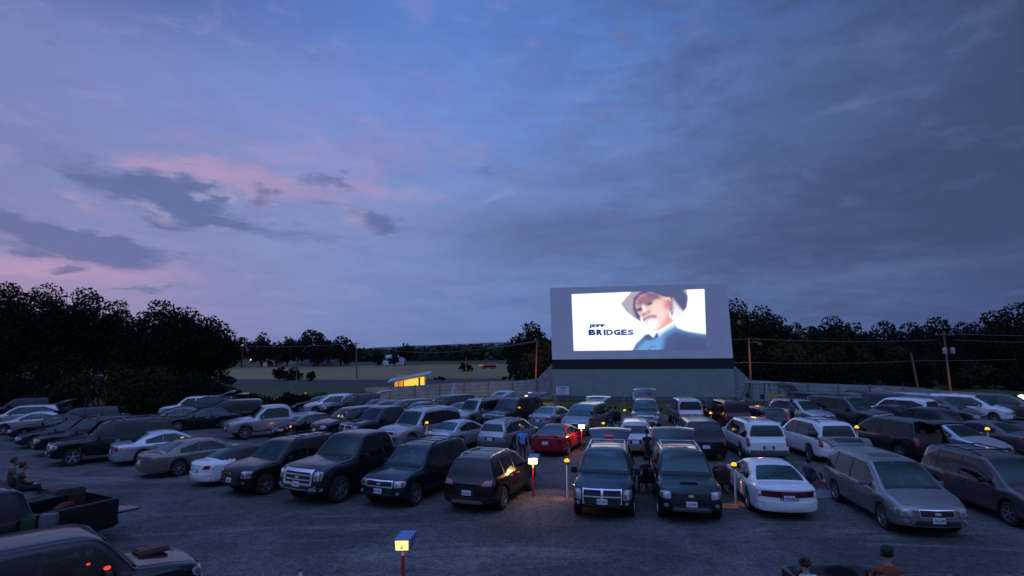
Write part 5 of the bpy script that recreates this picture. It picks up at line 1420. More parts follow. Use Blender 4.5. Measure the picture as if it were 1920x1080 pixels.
wall_sign(1043, 724.5, 1066.5, 740, 'white notice board with a dark crest at the left foot of the screen', [('WELCOME TO', .84, .76, .13, .04), ('THE', .68, .3, .12, .04), ('DRIVE-IN', .46, .62, .12, .02), ('NO SMOKING ON THE GRASS', .32, .7, .07, .01), ('PLEASE', .1, .5, .08, .03)])
wall_sign(1186.5, 736, 1204, 749.5, 'small white notice with rows of text in the grass before the screen', [('RULES', .84, .7, .10, .02), ('NO PETS ON THE LAWN', .66, .8, .08, .01), ('KEEP LIGHTS OFF', .48, .8, .08, .01), ('TUNE YOUR RADIO', .30, .8, .08, .01), ('THANK YOU', .13, .7, .08, .01)])

# ------------------------------------------------------------------ play area and rails
STEEL = mat('playground_steel', (.30, .32, .34), rough=.4, metal=.6); DSTEEL = mat('dark_bars', (.025, .025, .03), rough=.5)
YEL = mat('lamplit_yellow_timber', (.55, .26, .03), rough=.7, var=.15, vscale=3)  # saturated orange-yellow: sodium light on the edging is put into the base colour
def frame_thing(name, label, cat, parts, mats_, loc):
    root = thing(name, label, cat, loc, 0)
    for pn, segs, r, m in parts:
        mb = MB()
        for a, b in segs: mb.tube(Vector(a) - Vector(loc), Vector(b) - Vector(loc), r, n=6)
        mb.build(pn, m, root, 50)
    return root
Ysw = gp(1440, 757).y
def q_(u, v, y=None): return gy(u, v, y or Ysw)
loc = (q_(1445, 757).x, Ysw, 0)
g0 = lambda u, dy: Vector((gy(u, 757, Ysw + dy).x, Ysw + dy, 0))
beamL, beamR = q_(1396, 717), q_(1483, 718)
root = frame_thing('swing_set', 'long metal swing set standing before the right fence', 'swing set', [
    ('top_beam', [(beamL, beamR)], .07, STEEL),
    ('leg', [(beamL + Vector((.3, 0, 0)), g0(1384, -.9))], .045, DSTEEL), ('leg', [(beamL + Vector((.5, 0, 0)), g0(1399, .9))], .045, DSTEEL),
    ('leg', [(q_(1408, 717), g0(1409.5, 0))], .08, STEEL),
    ('leg', [(beamR + Vector((-.2, 0, 0)), g0(1489, -.8))], .045, DSTEEL), ('leg', [(beamR, g0(1500, .8))], .045, DSTEEL),
    ('leg', [(q_(1441, 717), g0(1447, -.7))], .045, DSTEEL), ('leg', [(q_(1433, 717), g0(1433, .7))], .045, DSTEEL)], None, loc)
for (u, vb) in ((1402, 746), (1429, 748), (1466, 751)):
    a = q_(u, 717) - Vector(loc); b = q_(u, vb) - Vector(loc); mb = MB()
    mb.tube(a + Vector((-.22, 0, 0)), b + Vector((-.22, 0, 0)), .012); mb.tube(a + Vector((.22, 0, 0)), b + Vector((.22, 0, 0)), .012)
    ch = mb.build('chain', DSTEEL, root); mb = MB(); mb.box(b, (.5, .22, .05), bev=.015); mb.ball(b + Vector((.0, 0, .25)), .2, 8, (1, .6, 1.2)); mb.build('swing_seat', RUBBER, root, 50)
Ya = gp(855, 760).y
ap = gy(852, 718, Ya); loc = (ap.x, Ya, 0)
frame_thing('a_frame_swing', 'thin grey A-shaped swing frame before the left fence', 'swing set', [
    ('leg', [(ap, gy(841, 752, Ya - 1.0))], .045, STEEL), ('leg', [(ap, gy(849, 752, Ya - 1))], .035, STEEL), ('leg', [(ap, gy(860, 752, Ya - .6))], .04, STEEL),
    ('brace', [(gy(846, 738, Ya - .5), gy(857, 738, Ya - .4))], .03, STEEL), ('top_beam', [(ap, gy(872, 735, Ya + 3))], .04, STEEL)], None, loc)
for (u0, u1, vb, lb) in ((680, 738, 752, 'yellow lit timber edging at the left fence, longest piece'), (799, 838, 751, 'yellow lit timber edging left of the A-shaped swing frame'), (886, 938, 746.5, 'yellow lit timber edging behind the open-hatched dark van'), (1012, 1038, 757.5, 'short yellow timber edging by the left screen sign')):
    Yt = gp((u0 + u1) / 2, vb + 7).y; a = gy(u0, vb, Yt); b = gy(u1, vb, Yt)
    root = thing('timber_edging', lb, 'edging', (a.x, Yt, 0), 0, 'yellow timber edgings'); zr_ = max(.3, a.z)
    mb = MB(); mb.box(((b.x - a.x) / 2, 0, zr_), (b.x - a.x, .12, .16), bev=.02); mb.build('rail', YEL, root)
    for k in (0.04, .5, .96):
        mb = MB(); mb.box(((b.x - a.x) * k, .08, zr_ / 2), (.12, .12, zr_)); mb.build('post', YEL, root)
    lamp_light('edging_glow', 30 if u0 < 1000 else 8, (1, .5, .08), ((b.x - a.x) * .5, -1.2, zr_ + .3), root, .15)
Yb = gp(1462, 762).y; a = gy(1449, 752, Yb); b = gy(1476, 764, Yb)
root = thing('play_platform', 'low yellow play platform with a slide under the swings', 'play platform', (a.x, Yb, 0), 0)
mb = MB(); mb.box(((b.x - a.x) / 2, 0, .55), (b.x - a.x, 1.2, .08)); mb.build('deck', YEL, root)
mb = MB()
for x in (0, b.x - a.x):
    for y in (-.55, .55): mb.box((x, y, .5), (.1, .1, 1.0))
mb.build('frame', YEL, root)
for sy_ in (-.6, .6):
    mb = MB(); mb.box(((b.x - a.x) / 2, sy_, .95), (b.x - a.x, .05, .12)); mb.build('side_rail', YEL, root)
mb = MB(); mb.add([(b.x - a.x, -.3, .58), (b.x - a.x, .3, .58), (b.x - a.x + 1.4, .3, .1), (b.x - a.x + 1.4, -.3, .1), (b.x - a.x, -.3, .64), (b.x - a.x, .3, .64), (b.x - a.x + 1.4, .3, .16), (b.x - a.x + 1.4, -.3, .16)], [(0, 1, 2, 3), (4, 7, 6, 5), (0, 3, 7, 4), (1, 5, 6, 2), (0, 4, 5, 1), (3, 2, 6, 7)]); mb.build('slide', YEL, root)
# low wire fence in front of the lawn: slim posts with two wires
WF = mat('galvanised', (.32, .34, .36), rough=.45, metal=.4)
wf = [(923, 741), (1013, 741), (1041, 741), (1170, 742), (1291, 742), (1324, 743), (1441, 744)]
pf_ = []
for u, vt in wf:
    Yp = gp(u, 762).y; t = gy(u, vt, Yp); pf_.append((Vector((t.x, Yp, 0)), t.z))
root = thing('wire_fence', 'low wire fence on slim posts along the grass before the screen', 'fence', pf_[0][0], 0)
for p, h in pf_:
    mb = MB(); mb.path([p - pf_[0][0], p - pf_[0][0] + Vector((0, 0, h)), p - pf_[0][0] + Vector((.12, -.05, h + .12)), p - pf_[0][0] + Vector((.25, -.1, h + .08))], .03); mb.build('post', WF, root, 50)
mb = MB()
for (p, h), (q, h2) in zip(pf_, pf_[1:]):
    for k in (.35, .65, .95): mb.tube(p - pf_[0][0] + Vector((0, 0, h * k)), q - pf_[0][0] + Vector((0, 0, h2 * k)), .006, n=4)
mb.build('wire_strand', WF, root)

# ------------------------------------------------------------------ lamps in the lot
REDPOST = mat('red_post', (.30, .012, .02), rough=.5); WPOST = mat('white_post', (.6, .6, .62), rough=.5, var=.1, vscale=6)
BLUEBOX = mat('lamp_box_blue', (.13, .19, .38), rough=.35, metal=.3)
LITPANEL = mat('lit_panel', (.8, .7, .4), emit=srgb(255, 214, 110), estr=1.5); NUMINK = mat('number_ink', (.10, .05, .0), rough=.7, emit=srgb(150, 110, 10), estr=.5)
AMBLIT = mat('amber_lit_dome', (.8, .35, .03), rough=.3, emit=srgb(255, 170, 20), estr=1.6)
COLLAR = mat('lamp_collar', (.10, .05, .03), rough=.6)
def row_lamp(u, vb, vt, label, wbox=.30, dark=False, energy=9, num='2', yaw=0.0, zoverride=None):
    p = gp(u, vb); h = gy(u, vt, p.y).z
    root = thing('row_marker_lamp', label, 'lamp', (p.x, p.y, 0), yaw, 'lit number boxes on red posts')
    mb = MB(); mb.tube((0, 0, 0), (0, 0, h - .36), .032, n=10); mb.build('post', REDPOST, root, 50)
    mb = MB(); mb.tube((0, 0, h - .37), (0, 0, h - .24), .036, n=10); mb.build('collar', WPOST, root, 50)
    hh = .2; w = wbox
    mb = MB(); mb.add([(-w / 2, -.12, h - .24), (w / 2, -.12, h - .24), (w / 2 + .06, .16, h - .20), (-w / 2 + .06, .16, h - .20), (-w / 2 - .01, -.16, h - .02), (w / 2 + .01, -.16, h - .02), (w / 2 + .10, .2, h + .06), (-w / 2 + .08, .2, h + .06)],
                      [(0, 3, 2, 1), (4, 5, 6, 7), (0, 1, 5, 4), (1, 2, 6, 5), (2, 3, 7, 6), (3, 0, 4, 7)])
    mb.build('lamp_box', BLUEBOX, root)
    mb = MB(); y0 = -.128; y1 = -.166
    mb.add([(-w / 2 + .02, y0, h - .23), (w / 2 - .02, y0, h - .23), (w / 2 - .015, y1, h - .035), (-w / 2 + .015, y1, h - .035), (-w / 2 + .02, y0 - .01, h - .23), (w / 2 - .02, y0 - .01, h - .23), (w / 2 - .015, y1 - .01, h - .035), (-w / 2 + .015, y1 - .01, h - .035)],
           [(0, 1, 2, 3)[::-1], (4, 5, 6, 7), (0, 1, 5, 4), (1, 2, 6, 5), (2, 3, 7, 6), (3, 0, 4, 7)])
    pn = mb.build('lit_panel', LITPANEL, root)
    text_mesh('number', num, .07, .11, NUMINK, pn, (0, -.163, h - .135), (math.radians(80), 0, 0), .03)
    lamp_light('lamp_bulb', energy, (1, .42, .12), (0, -.26, h - .16), root, .08)
    if dark: pass
    return root
row_lamp(755, 1128, 1006, 'nearest lamp box on a red post, blue top and a dark number', num='2', energy=1.2)
row_lamp(1000, 931, 856, 'bright lamp box on a red post beside the black crossover', energy=40, num='3', wbox=.34)
row_lamp(1091, 846, 794, 'bright lamp box on a red post right of the red coupe', energy=55, num='4', wbox=.34)
def post_lamp(u, vb, vt, label, pool=True, e=1.6, post=WPOST, r=.035, lean=0.0):
    p = gp(u, vb); h = gy(u, vt, p.y).z
    root = thing('amber_post_lamp', label, 'lamp', (p.x, p.y, 0), random.uniform(-.5, .5), 'amber lamps on white posts')
    mb = MB(); mb.tube((lean, 0, 0), (0, 0, h - .16), r, n=10); mb.build('post', post, root, 50)
    mb = MB(); mb.lathe([(.05, h - .17), (.085, h - .15), (.09, h - .09), (.07, h - .085)], n=12); mb.build('collar', COLLAR, root, 50)
    mb = MB(); mb.lathe([(.085, h - .085), (.09, h - .05), (.075, h - .01), (.04, h + .015), (0, h + .02)], n=12); mb.build('dome', AMBLIT, root, 60)
    if pool:
        for k in (-1, 1):
            l = lamp_light('down_light', 45.0, (1, .36, .06), (k * .11, 0, h - .2), root, .015, 'SPOT', math.radians(34), .35)
            l.rotation_euler = (0, math.radians(-k * 9), 0)
    if e > 1.1: lamp_light('glow', e, (1, .5, .08), (0, 0, h + .12), root, .05)
    return root
for a in [(1064.5, 936, 861, 'amber lamp on a white post left of the dark SUV with the chrome cross grille', True, 1.2), (1380, 947, 868, 'amber lamp on a white post left of the white sedan', True, 1.2),
          (1766, 925, 880, 'amber lamp on a post between the two silver minivans', False, 1.5),
          (976, 830, 795, 'amber lamp just above the walking person', False, .8), (974, 800, 763, 'amber lamp on a white post beside the dark van with its hatch up', False, 1.5),
          (1125.5, 800, 767, 'amber lamp on a white post right of the silver minivan with its hatch up', False, 1.5), (1132, 826, 792, 'amber lamp behind the raised hatch of the chrome-grille SUV', False, 1.0),
          (1172, 795, 768, 'amber lamp on a short white post at the edge of the lawn', False, 1.0), (1217, 850, 805, 'left of the two amber lamps between the raised hatch and the silver wagon', False, 1.5),
          (1228, 848, 803, 'right of the two amber lamps between the raised hatch and the silver wagon', False, 1.5), (1334, 805, 773, 'amber lamp on a white post right of the two-tone truck-like SUV', False, 1.2),
          (1378.5, 848, 803, 'unlit-looking lamp on a white post left of the white minivan with dark rear glass', False, .3), (1497, 800, 770, 'amber lamp with a blue spark by the white wagon', False, 1.5),
          (1611, 862, 799, 'amber lamp left of the dark minivan', False, 1.5), (1858, 872, 802, 'amber lamp right of the pale sedan on the right', False, 1.2), (340, 852, 819, 'amber lamp glowing over the beige sedan roof', False, 1.2),
          (800, 843, 791, 'amber lamp beside the silver full-size SUV', False, 1.5),
          (808, 778, 751, 'amber lamp by the yellow edging behind the green SUV', False, 1.5)]:
    post_lamp(*a)
p = gp(562, 1120); r_ = thing('marker_post', 'short white post stub at the bottom of the picture', 'post', (p.x, p.y, 0)); h = gy(562, 1066, p.y).z
mb = MB(); mb.tube((0, 0, 0), (0, 0, h), .04, n=10); mb.build('shaft', WPOST, r_, 50); mb = MB(); mb.lathe([(.045, h - .05), (.045, h + .01), (0, h + .02)], n=10); mb.build('cap', GREYTRIM, r_, 50)
r_ = thing('blue_spark_toy', 'small blue light glowing beside the amber lamp near the white wagon', 'light', gp(1490, 800)); hh = gy(1491, 772.5, gp(1490, 800).y).z
mb = MB(); mb.ball((0, 0, hh), .07, 8); mb.build('bulb', mat('blue_bulb', (.1, .1, .8), emit=(.15, .15, 1), estr=3), r_, 60); mb = MB(); mb.tube((0, 0, 0), (0, 0, hh), .015); mb.build('stick', DSTEEL, r_)
# bright lamp at the right picture edge
p = gp(1917, 775); r_ = thing('flood_lamp', 'bright warm lamp on a pole at the far right edge', 'lamp', (p.x, p.y, 0)); h = gy(1917, 747, p.y).z
mb = MB(); mb.tube((0, 0, 0), (0, 0, h), .06); mb.build('post', POLEW, r_); mb = MB(); mb.ball((0, -.1, h), .3, 10); mb.build('bulb', mat('flood_bulb', (.8, .6, .4), emit=(1, .72, .45), estr=3), r_, 60)

# ------------------------------------------------------------------ the cars
SCR = Vector((14.5, 60, 0))
CARS = []
def place(kind, u, v, face, color, label, tw=0.0, mode='N', z=0.0, **kw):
    """mode N: (u, v) is the ground point under the middle of the near end; T: the middle of the roof.  face F: front toward the viewer, R: rear"""
    s = CT[kind]
    if mode == 'N': p = gp(u, v)
    else:
        p = gp(u, v, s['H'] * kw.get('scale', 1))
    d = (SCR - Vector((p.x, p.y, 0))); d.z = 0; d.normalize()
    d = Matrix.Rotation(math.radians(tw), 3, 'Z') @ d
    L = s['L'] * kw.get('scale', 1)
    c = Vector((p.x, p.y, 0)) + (d * (L / 2) if mode == 'N' else Vector())
    ang = math.atan2(d.y, d.x)
    yaw = ang if face == 'R' else ang + math.pi
    CARS.append((label[:40], c.x, c.y))
    return car(kind, c, yaw, color, label, **kw)
G1, G2, G3, G0 = 'cars parked in the nearest full row', 'cars parked in the second row', 'cars parked in the rows by the screen', 'trucks at the bottom of the picture'
def row1(*a, **k): a = (a[0], a[1], a[2] + (15 if a[0] == 'van' else (12 if a[1] > 330 else 6))) + a[3:]; return place(*a, **{**dict(group=G1, lod=2), **k})
def row2(*a, **k): a = (a[0], a[1], a[2] + (7 if a[1] > 400 else 3)) + a[3:]; return place(*a, **{**dict(group=G2, lod=1), **k})
def row3(*a, **k): a = (a[0], a[1], a[2] + 4) + a[3:]; return place(*a, **{**dict(group=G3, lod=1, plate=False), **k})
BL2 = mat('lens_dark', (.10, .10, .12), rough=.1, coat=.8)
BLACKGR = mat('grille_black', (.006, .006, .006), rough=.4)
# nearest row, left to right
row1('bigsuv', 84, 868, 'F', 'black', 'long black full-size SUV with roof rails, its nose by the pale blue sedan', rails=GREYTRIM, front='bars', name='parked_suv', cat='suv', lensmat=LENS)
row1('suv', 58, 850, 'F', 'black', 'dark SUV just left of the long black one, pale windscreen showing', front='plain', name='parked_suv', cat='suv', rails=GREYTRIM)
row1('sedan', 204, 868, 'R', 'lsilver', 'pale blue-silver sedan seen from behind with red corner tail lights', rear='side', name='parked_sedan', cat='sedan')
row1('oldsedan', 257, 892, 'R', 'champagne', 'beige rounded sedan seen from behind with dark oval lights', rear='wide', tailmat=BL2, rimmat=None, name='parked_sedan', cat='sedan', rim=2)
row1('oldsedan', 362, 902, 'R', 'white', 'white car with a black soft top and red tail lights, wedged beside the black SUV', rear='wide', softtop=True, scale=.93, name='parked_sedan', cat='sedan')
row1('suv', 428, 920, 'F', 'black', 'black SUV with a gold emblem in its split grille', front='split', rails=True, roofbox=False, plate='VXR-2041', name='parked_suv', cat='suv', lensmat=mat('lens_split', (.30, .33, .38), rough=.1, metal=.4, coat=1))
row1('bigpickup', 553, 938, 'F', 'dgrey', 'large dark pickup truck with a big chrome bar grille', front='hd', chromebump=True, name='pickup_truck', cat='pickup', plate='TRK-8817', rim=1, scale=1.06)
row1('suv', 708, 944, 'F', 'dteal', 'dark teal SUV with a chrome-framed mesh grille and roof rack', front='frame', rails=True, name='parked_suv', cat='suv', plate='MJT-4410', lensmat=mat('lens_warm', (.55, .5, .5), rough=.08, metal=.4, coat=1))
row1('crossover', 874, 954, 'R', 'black', 'black crossover seen from behind with pink-clear tail lights', rear='wide', tailmat=PINKLENS, rails=CHROME, plate=('r', 'GRX-59W'), name='parked_crossover', cat='crossover', trim=DARKTRIM, rim=0, skid='r')
row1('suv', 1130, 968, 'F', 'navy', 'dark blue SUV with a chrome cross grille and its tailgate up', front='dodge', rails=CHROME, gate=22, taillit=True, plate='JKY-5482', name='parked_suv', cat='suv', tw=3)
row1('suv', 1299, 974, 'F', 'dteal', 'dark blue-green SUV with a hood scoop and its tailgate up', front='plain', rails=CHROME, gate=24, hoodscoop=True, sunroof=True, plate='JAY-5487', name='parked_suv', cat='suv', tw=2, rear='vert', skid='f')
row1('oldsedan', 1484, 968, 'R', 'white', 'white rounded sedan with a full-width dark red light bar', rear='bar', plate=('r', 'YSP-5685'), name='parked_sedan', cat='sedan', tailmat=mat('bar_red', (.07, .004, .006), rough=.2, coat=.8))
row1('van', 1764, 1000, 'F', 'ltaupe', 'champagne minivan with sunroof and its tailgate raised', front='slim', gate=14, sunroof=True, rails=False, plate='YCC-4190', name='parked_minivan', cat='minivan', tw=-2)
row1('van', 2018, 992, 'F', 'taupe', 'grey-silver minivan with roof rails cut by the right edge', front='plain', rails=True, name='parked_minivan', cat='minivan', tw=-3, rim=1)
# group at the left edge behind the nearest row
row2('sedan', 28, 838, 'F', 'bluegrey', 'blue-grey sedan in the left cluster, its front wheel lit faintly', name='parked_sedan', cat='sedan', tw=0)
row2('sedan', 15, 822, 'F', 'dgrey', 'dark hatch-like sedan squeezed behind the blue-grey one', name='parked_sedan', cat='sedan')
row2('sedan', -18, 812, 'F', 'silver', 'silver sedan with a pale roof arc in the left cluster', name='parked_sedan', cat='sedan')
row2('wagon', -30, 800, 'F', 'silver', 'pale wagon at the left edge with its hatch raised over a seated person', gate=28, name='parked_wagon', cat='wagon', scale=1.04)
row2('suv', -22, 786, 'F', 'dmaroon', 'dark red SUV at the left edge with its hatch raised highest', gate=24, name='parked_suv', cat='suv', rails=True)
row2('suv', 62, 818, 'F', 'black', 'black SUV half hidden between the left cluster and the full-size SUV', name='parked_suv', cat='suv')
# second row
row2('pickup', 421, 817, 'F', 'silver', 'silver crew cab pickup standing alone near the left trees', front='fins', name='pickup_truck', cat='pickup', rim=1, trim=None)
row2('sedan', 512, 815, 'F', 'dmaroon', 'small dark maroon sedan with orange sparkles on its door', name='parked_sedan', cat='sedan', scale=.92)
row2('suv', 588, 820, 'F', 'dgreen', 'dark green SUV whose cabin glows with an orange light', name='parked_suv', cat='suv', front='plain')
row2('pickup', 645, 824, 'F', 'bluegrey', 'blue-black pickup with a chrome crosshair grille and hood scoop', front='dodge', hoodscoop=True, name='pickup_truck', cat='pickup')
row2('bigsuv', 722, 838, 'F', 'silver', 'silver full-size SUV with a long shiny roof', front='frame', rails=CHROME, name='parked_suv', cat='suv')
row2('sedan', 812, 842, 'R', 'lsilver', 'pale silver sedan seen from behind over the teal SUV', name='parked_sedan', cat='sedan', rear='side', tailmat=PINKLENS)
row2('wagon', 918, 842, 'R', 'silver', 'silver station wagon with roof rails seen from behind', rails=True, name='parked_wagon', cat='wagon', rear='vert', trim=GREYTRIM)
row2('coupe', 1022, 851, 'R', 'red', 'bright red coupe with a rear spoiler lit by the lamp', spoiler=True, name='parked_coupe', cat='coupe', rear='side', tailmat=mat('dark_red_lens', (.10, .004, .006), rough=.2, coat=.7))
row2('wagon', 1193, 850, 'R', 'silver', 'silver crossover wagon behind the raised hatch in the middle', rails=False, name='parked_wagon', cat='wagon', rear='vert', tw=3, scale=1.03)
row2('van', 1326, 860, 'R', 'dgreen', 'dark green minivan with a white bright roof edge', name='parked_minivan', cat='minivan', rear='vert', tw=1)
row2('van', 1444, 862, 'R', 'white', 'white minivan with dark rear glass and grey bumper', name='parked_minivan', cat='minivan', rear='vert', rails=True, trim=GREYTRIM, tw=0)
row2('van', 1582, 864, 'R', 'white', 'white minivan partly hidden by the raised champagne tailgate', name='parked_minivan', cat='minivan', rear='vert', rails=True, tw=0)
row2('van', 1760, 862, 'R', 'dgrey', 'dark minivan with a red tail light and its hatch raised', name='parked_minivan', cat='minivan', rear='vert', gate=12, tw=2)
row2('sedan', 1885, 862, 'F', 'lsilver', 'pale silver sedan facing the viewer behind the grey minivan', name='parked_sedan', cat='sedan', front='plain', tw=0)
row2('sedan', 1950, 850, 'R', 'taupe', 'dusky pink-grey sedan cut by the right picture edge', name='parked_sedan', cat='sedan', tw=4)
# rows by the screen
row3('suv', 310, 773, 'F', 'blue', 'small blue SUV at the head of the far left group', name='parked_suv', cat='suv', lod=0, scale=.92)
row3('suv', 298, 783, 'F', 'lsilver', 'pale SUV beside the blue one with a raised hatch behind', name='parked_suv', cat='suv', gate=26, lod=0)
row3('suv', 316, 788, 'F', 'dgrey', 'dark SUV with a pale windscreen and raised hatch in the far left group', name='parked_suv', cat='suv', gate=20, rails=True)
row3('sedan', 258, 800, 'F', 'taupe', 'dull pinkish low sedan showing only its roof behind the full-size SUV', name='parked_sedan', cat='sedan')
row3('sedan', 305, 804, 'F', 'black', 'black sedan side-on with one pale wheel showing', name='parked_sedan', cat='sedan')
row3('bigvan', 358, 799, 'F', 'black', 'tall black van behind the nose of the silver pickup', name='parked_van', cat='van', scale=.9)
row3('coupe', 545, 770, 'F', 'black', 'small dark rounded car at the head of the group behind the silver pickup', name='parked_car', lod=0)
row3('crossover', 568, 776, 'F', 'lsilver', 'pale silver crossover with a bright hood behind the silver pickup', name='parked_crossover', cat='crossover')
row3('suv', 602, 780, 'F', 'dgrey', 'dark SUV with its hatch up beside the pale crossover', name='parked_suv', cat='suv', gate=18, rails=True)
row3('sedan', 640, 782, 'F', 'grey', 'grey sedan left of the small maroon-tinted one', name='parked_sedan', cat='sedan')
row3('sedan', 662, 784, 'F', 'taupe', 'mauve-grey sedan between the grey sedan and the dark wagon', name='parked_sedan', cat='sedan', scale=.95)
row3('wagon', 706, 788, 'F', 'brown', 'dark brown wagon with a low roof behind the blue-black pickup', name='parked_wagon', cat='wagon')
row3('sedan', 748, 790, 'R', 'taupe', 'mauve sedan with a white bumper edge behind the full-size SUV', name='parked_sedan', cat='sedan')
row3('suv', 788, 786, 'F', 'dgreen', 'dark green SUV behind the full-size SUV by the yellow edging', name='parked_suv', cat='suv')
row3('sedan', 815, 794, 'F', 'black', 'low black car in front of the green SUV', name='parked_sedan', cat='sedan', lod=0)
row3('boxsuv', 852, 800, 'F', 'silver', 'silver boxy SUV with round lights and its hatch up', name='parked_suv', cat='suv', gate=26, rails=True)
row3('bigsuv', 920, 803, 'F', 'dgrey', 'dark full-size van-like SUV with the widest raised hatch', name='parked_suv', cat='suv', gate=14, rails=GREYTRIM)
row3('sedan', 1008, 805, 'R', 'silver', 'silver sedan seen from behind left of the silver minivan', name='parked_sedan', cat='sedan', rear='side', plate=None)
row3('van', 1075, 815, 'F', 'ltaupe', 'pale taupe minivan with its hatch up left of the lawn lamp', name='parked_minivan', cat='minivan', gate=20, front='slim', tw=-2)
row3('suv', 1212, 804, 'F', 'grey', 'grey SUV facing the viewer with its hatch up against the lawn', name='parked_suv', cat='suv', gate=34, tw=2, chromebump=True)
row3('boxsuv', 1298, 800, 'R', 'silver', 'two-tone silver boxy SUV with dark red sides of its bumper', name='parked_suv', cat='suv', rear='vert', tw=2, trim=mat('maroon_trim', (.08, .02, .03), rough=.5))
row3('boxsuv', 1388, 806, 'R', 'maroon', 'maroon boxy SUV with a shining white roof edge', name='parked_suv', cat='suv', rear='vert', rails=True)
row3('wagon', 1462, 810, 'R', 'bluegrey', 'blue-grey small wagon seen from behind with a lit red lamp', name='parked_wagon', cat='wagon', rear='vert', plate=None, taillit=True, scale=.97)
row3('crossover', 1555, 802, 'F', 'lsilver', 'white-silver crossover wagon with dark lower cladding by the blue spark', name='parked_crossover', cat='crossover', trim=GREYTRIM, rails=True, tw=4)
row3('bigsuv', 1668, 805, 'F', 'grey', 'grey full-size SUV right of the white crossover wagon', name='parked_suv', cat='suv', rails=True, tw=6)
row3('suv', 1592, 784, 'F', 'dgrey', 'dark SUV behind, only its square raised hatch showing by the fence', name='parked_suv', cat='suv', gate=40, lod=0)
row3('sedan', 1742, 805, 'R', 'dgreen', 'dark green sedan seen from behind in front of the white SUV', name='parked_sedan', cat='sedan')
row3('suv', 1762, 800, 'R', 'white', 'white SUV with three dark side windows in the right group', name='parked_suv', cat='suv', tw=2)
row3('hatch', 1800, 812, 'R', 'dgreen', 'small dark green car showing a rounded rear window', name='parked_hatchback', cat='hatchback')
row3('van', 1850, 798, 'F', 'grey', 'grey-silver minivan facing the viewer in the right group', name='parked_minivan', cat='minivan', tw=2, front='slim')
row3('van', 1905, 790, 'F', 'white', 'white minivan facing the viewer near the right edge', name='parked_minivan', cat='minivan', tw=2)
row3('van', 1975, 786, 'F', 'taupe', 'mauve-grey minivan cut by the right edge beside the bright lamp', name='parked_minivan', cat='minivan', tw=0)
row3('suv', 1760, 787, 'F', 'bluegrey', 'blue-grey SUV behind the others, first of the raised hatches on the right', name='parked_suv', cat='suv', gate=12, lod=0)
row3('suv', 1815, 785, 'F', 'silver', 'pale SUV behind the others, middle one of the raised hatches on the right', name='parked_suv', cat='suv', gate=16, lod=0)
row3('hatch', 1868, 782, 'F', 'dgrey', 'dark van behind the others, last of the raised hatches on the right', name='parked_van', cat='van', gate=14, lod=0)
# bottom of the picture
def at(kind, c, deg, color, label, **k):
    CARS.append((label[:40], c[0], c[1])); return car(kind, c, math.radians(deg), color, label, group=G0, **k)
corner_suv = at('boxsuv', (-8.35, 10.75), 47, 'black', 'black boxy SUV in the bottom left corner with a red dashboard glow', name='parked_suv', cat='suv', lod=2, rails=False, front='plain', plate=False, scale=1.05)
def truck_from(pa, pb, z, kind, color, label, **k):
    """near-side bed rail seen from pixel pa (rear end) to pb"""
    A = gp(*pa, z); B = gp(*pb, z); d = (A - B); d.z = 0; d.normalize(); nrm = Vector((d.y, -d.x, 0)); L = CT[kind]['L']
    c = A - nrm * .93 - d * (L / 2)
    return at(kind, (c.x, c.y), math.degrees(math.atan2(-d.y, -d.x)), color, label, **k)
truck_from((226, 931), (60, 966), 1.2, 'pickup', 'teal', 'dark teal pickup behind the corner SUV with its tailgate lowered', name='pickup_truck', cat='pickup', lod=1, tailgate_down=True, rear='none')
truck_from((140, 922), (0, 952), 1.2, 'pickup', 'black', 'black pickup with small bags in its bed at the left', name='pickup_truck', cat='pickup', lod=1, rear='none')
truck_from((81, 904), (-60, 932), 1.2, 'pickup', 'dmaroon', 'dark red pickup at the left edge with two people on its bed', name='pickup_truck', cat='pickup', lod=1, rear='none')
kc = gp(1461, 1057, 1.2)
at('pickup', (kc.x + .96, kc.y - 2.87), -90, 'black', 'black pickup bed at the bottom right with two people in it', name='pickup_truck', cat='pickup', lod=1, rear='none', plate=False)
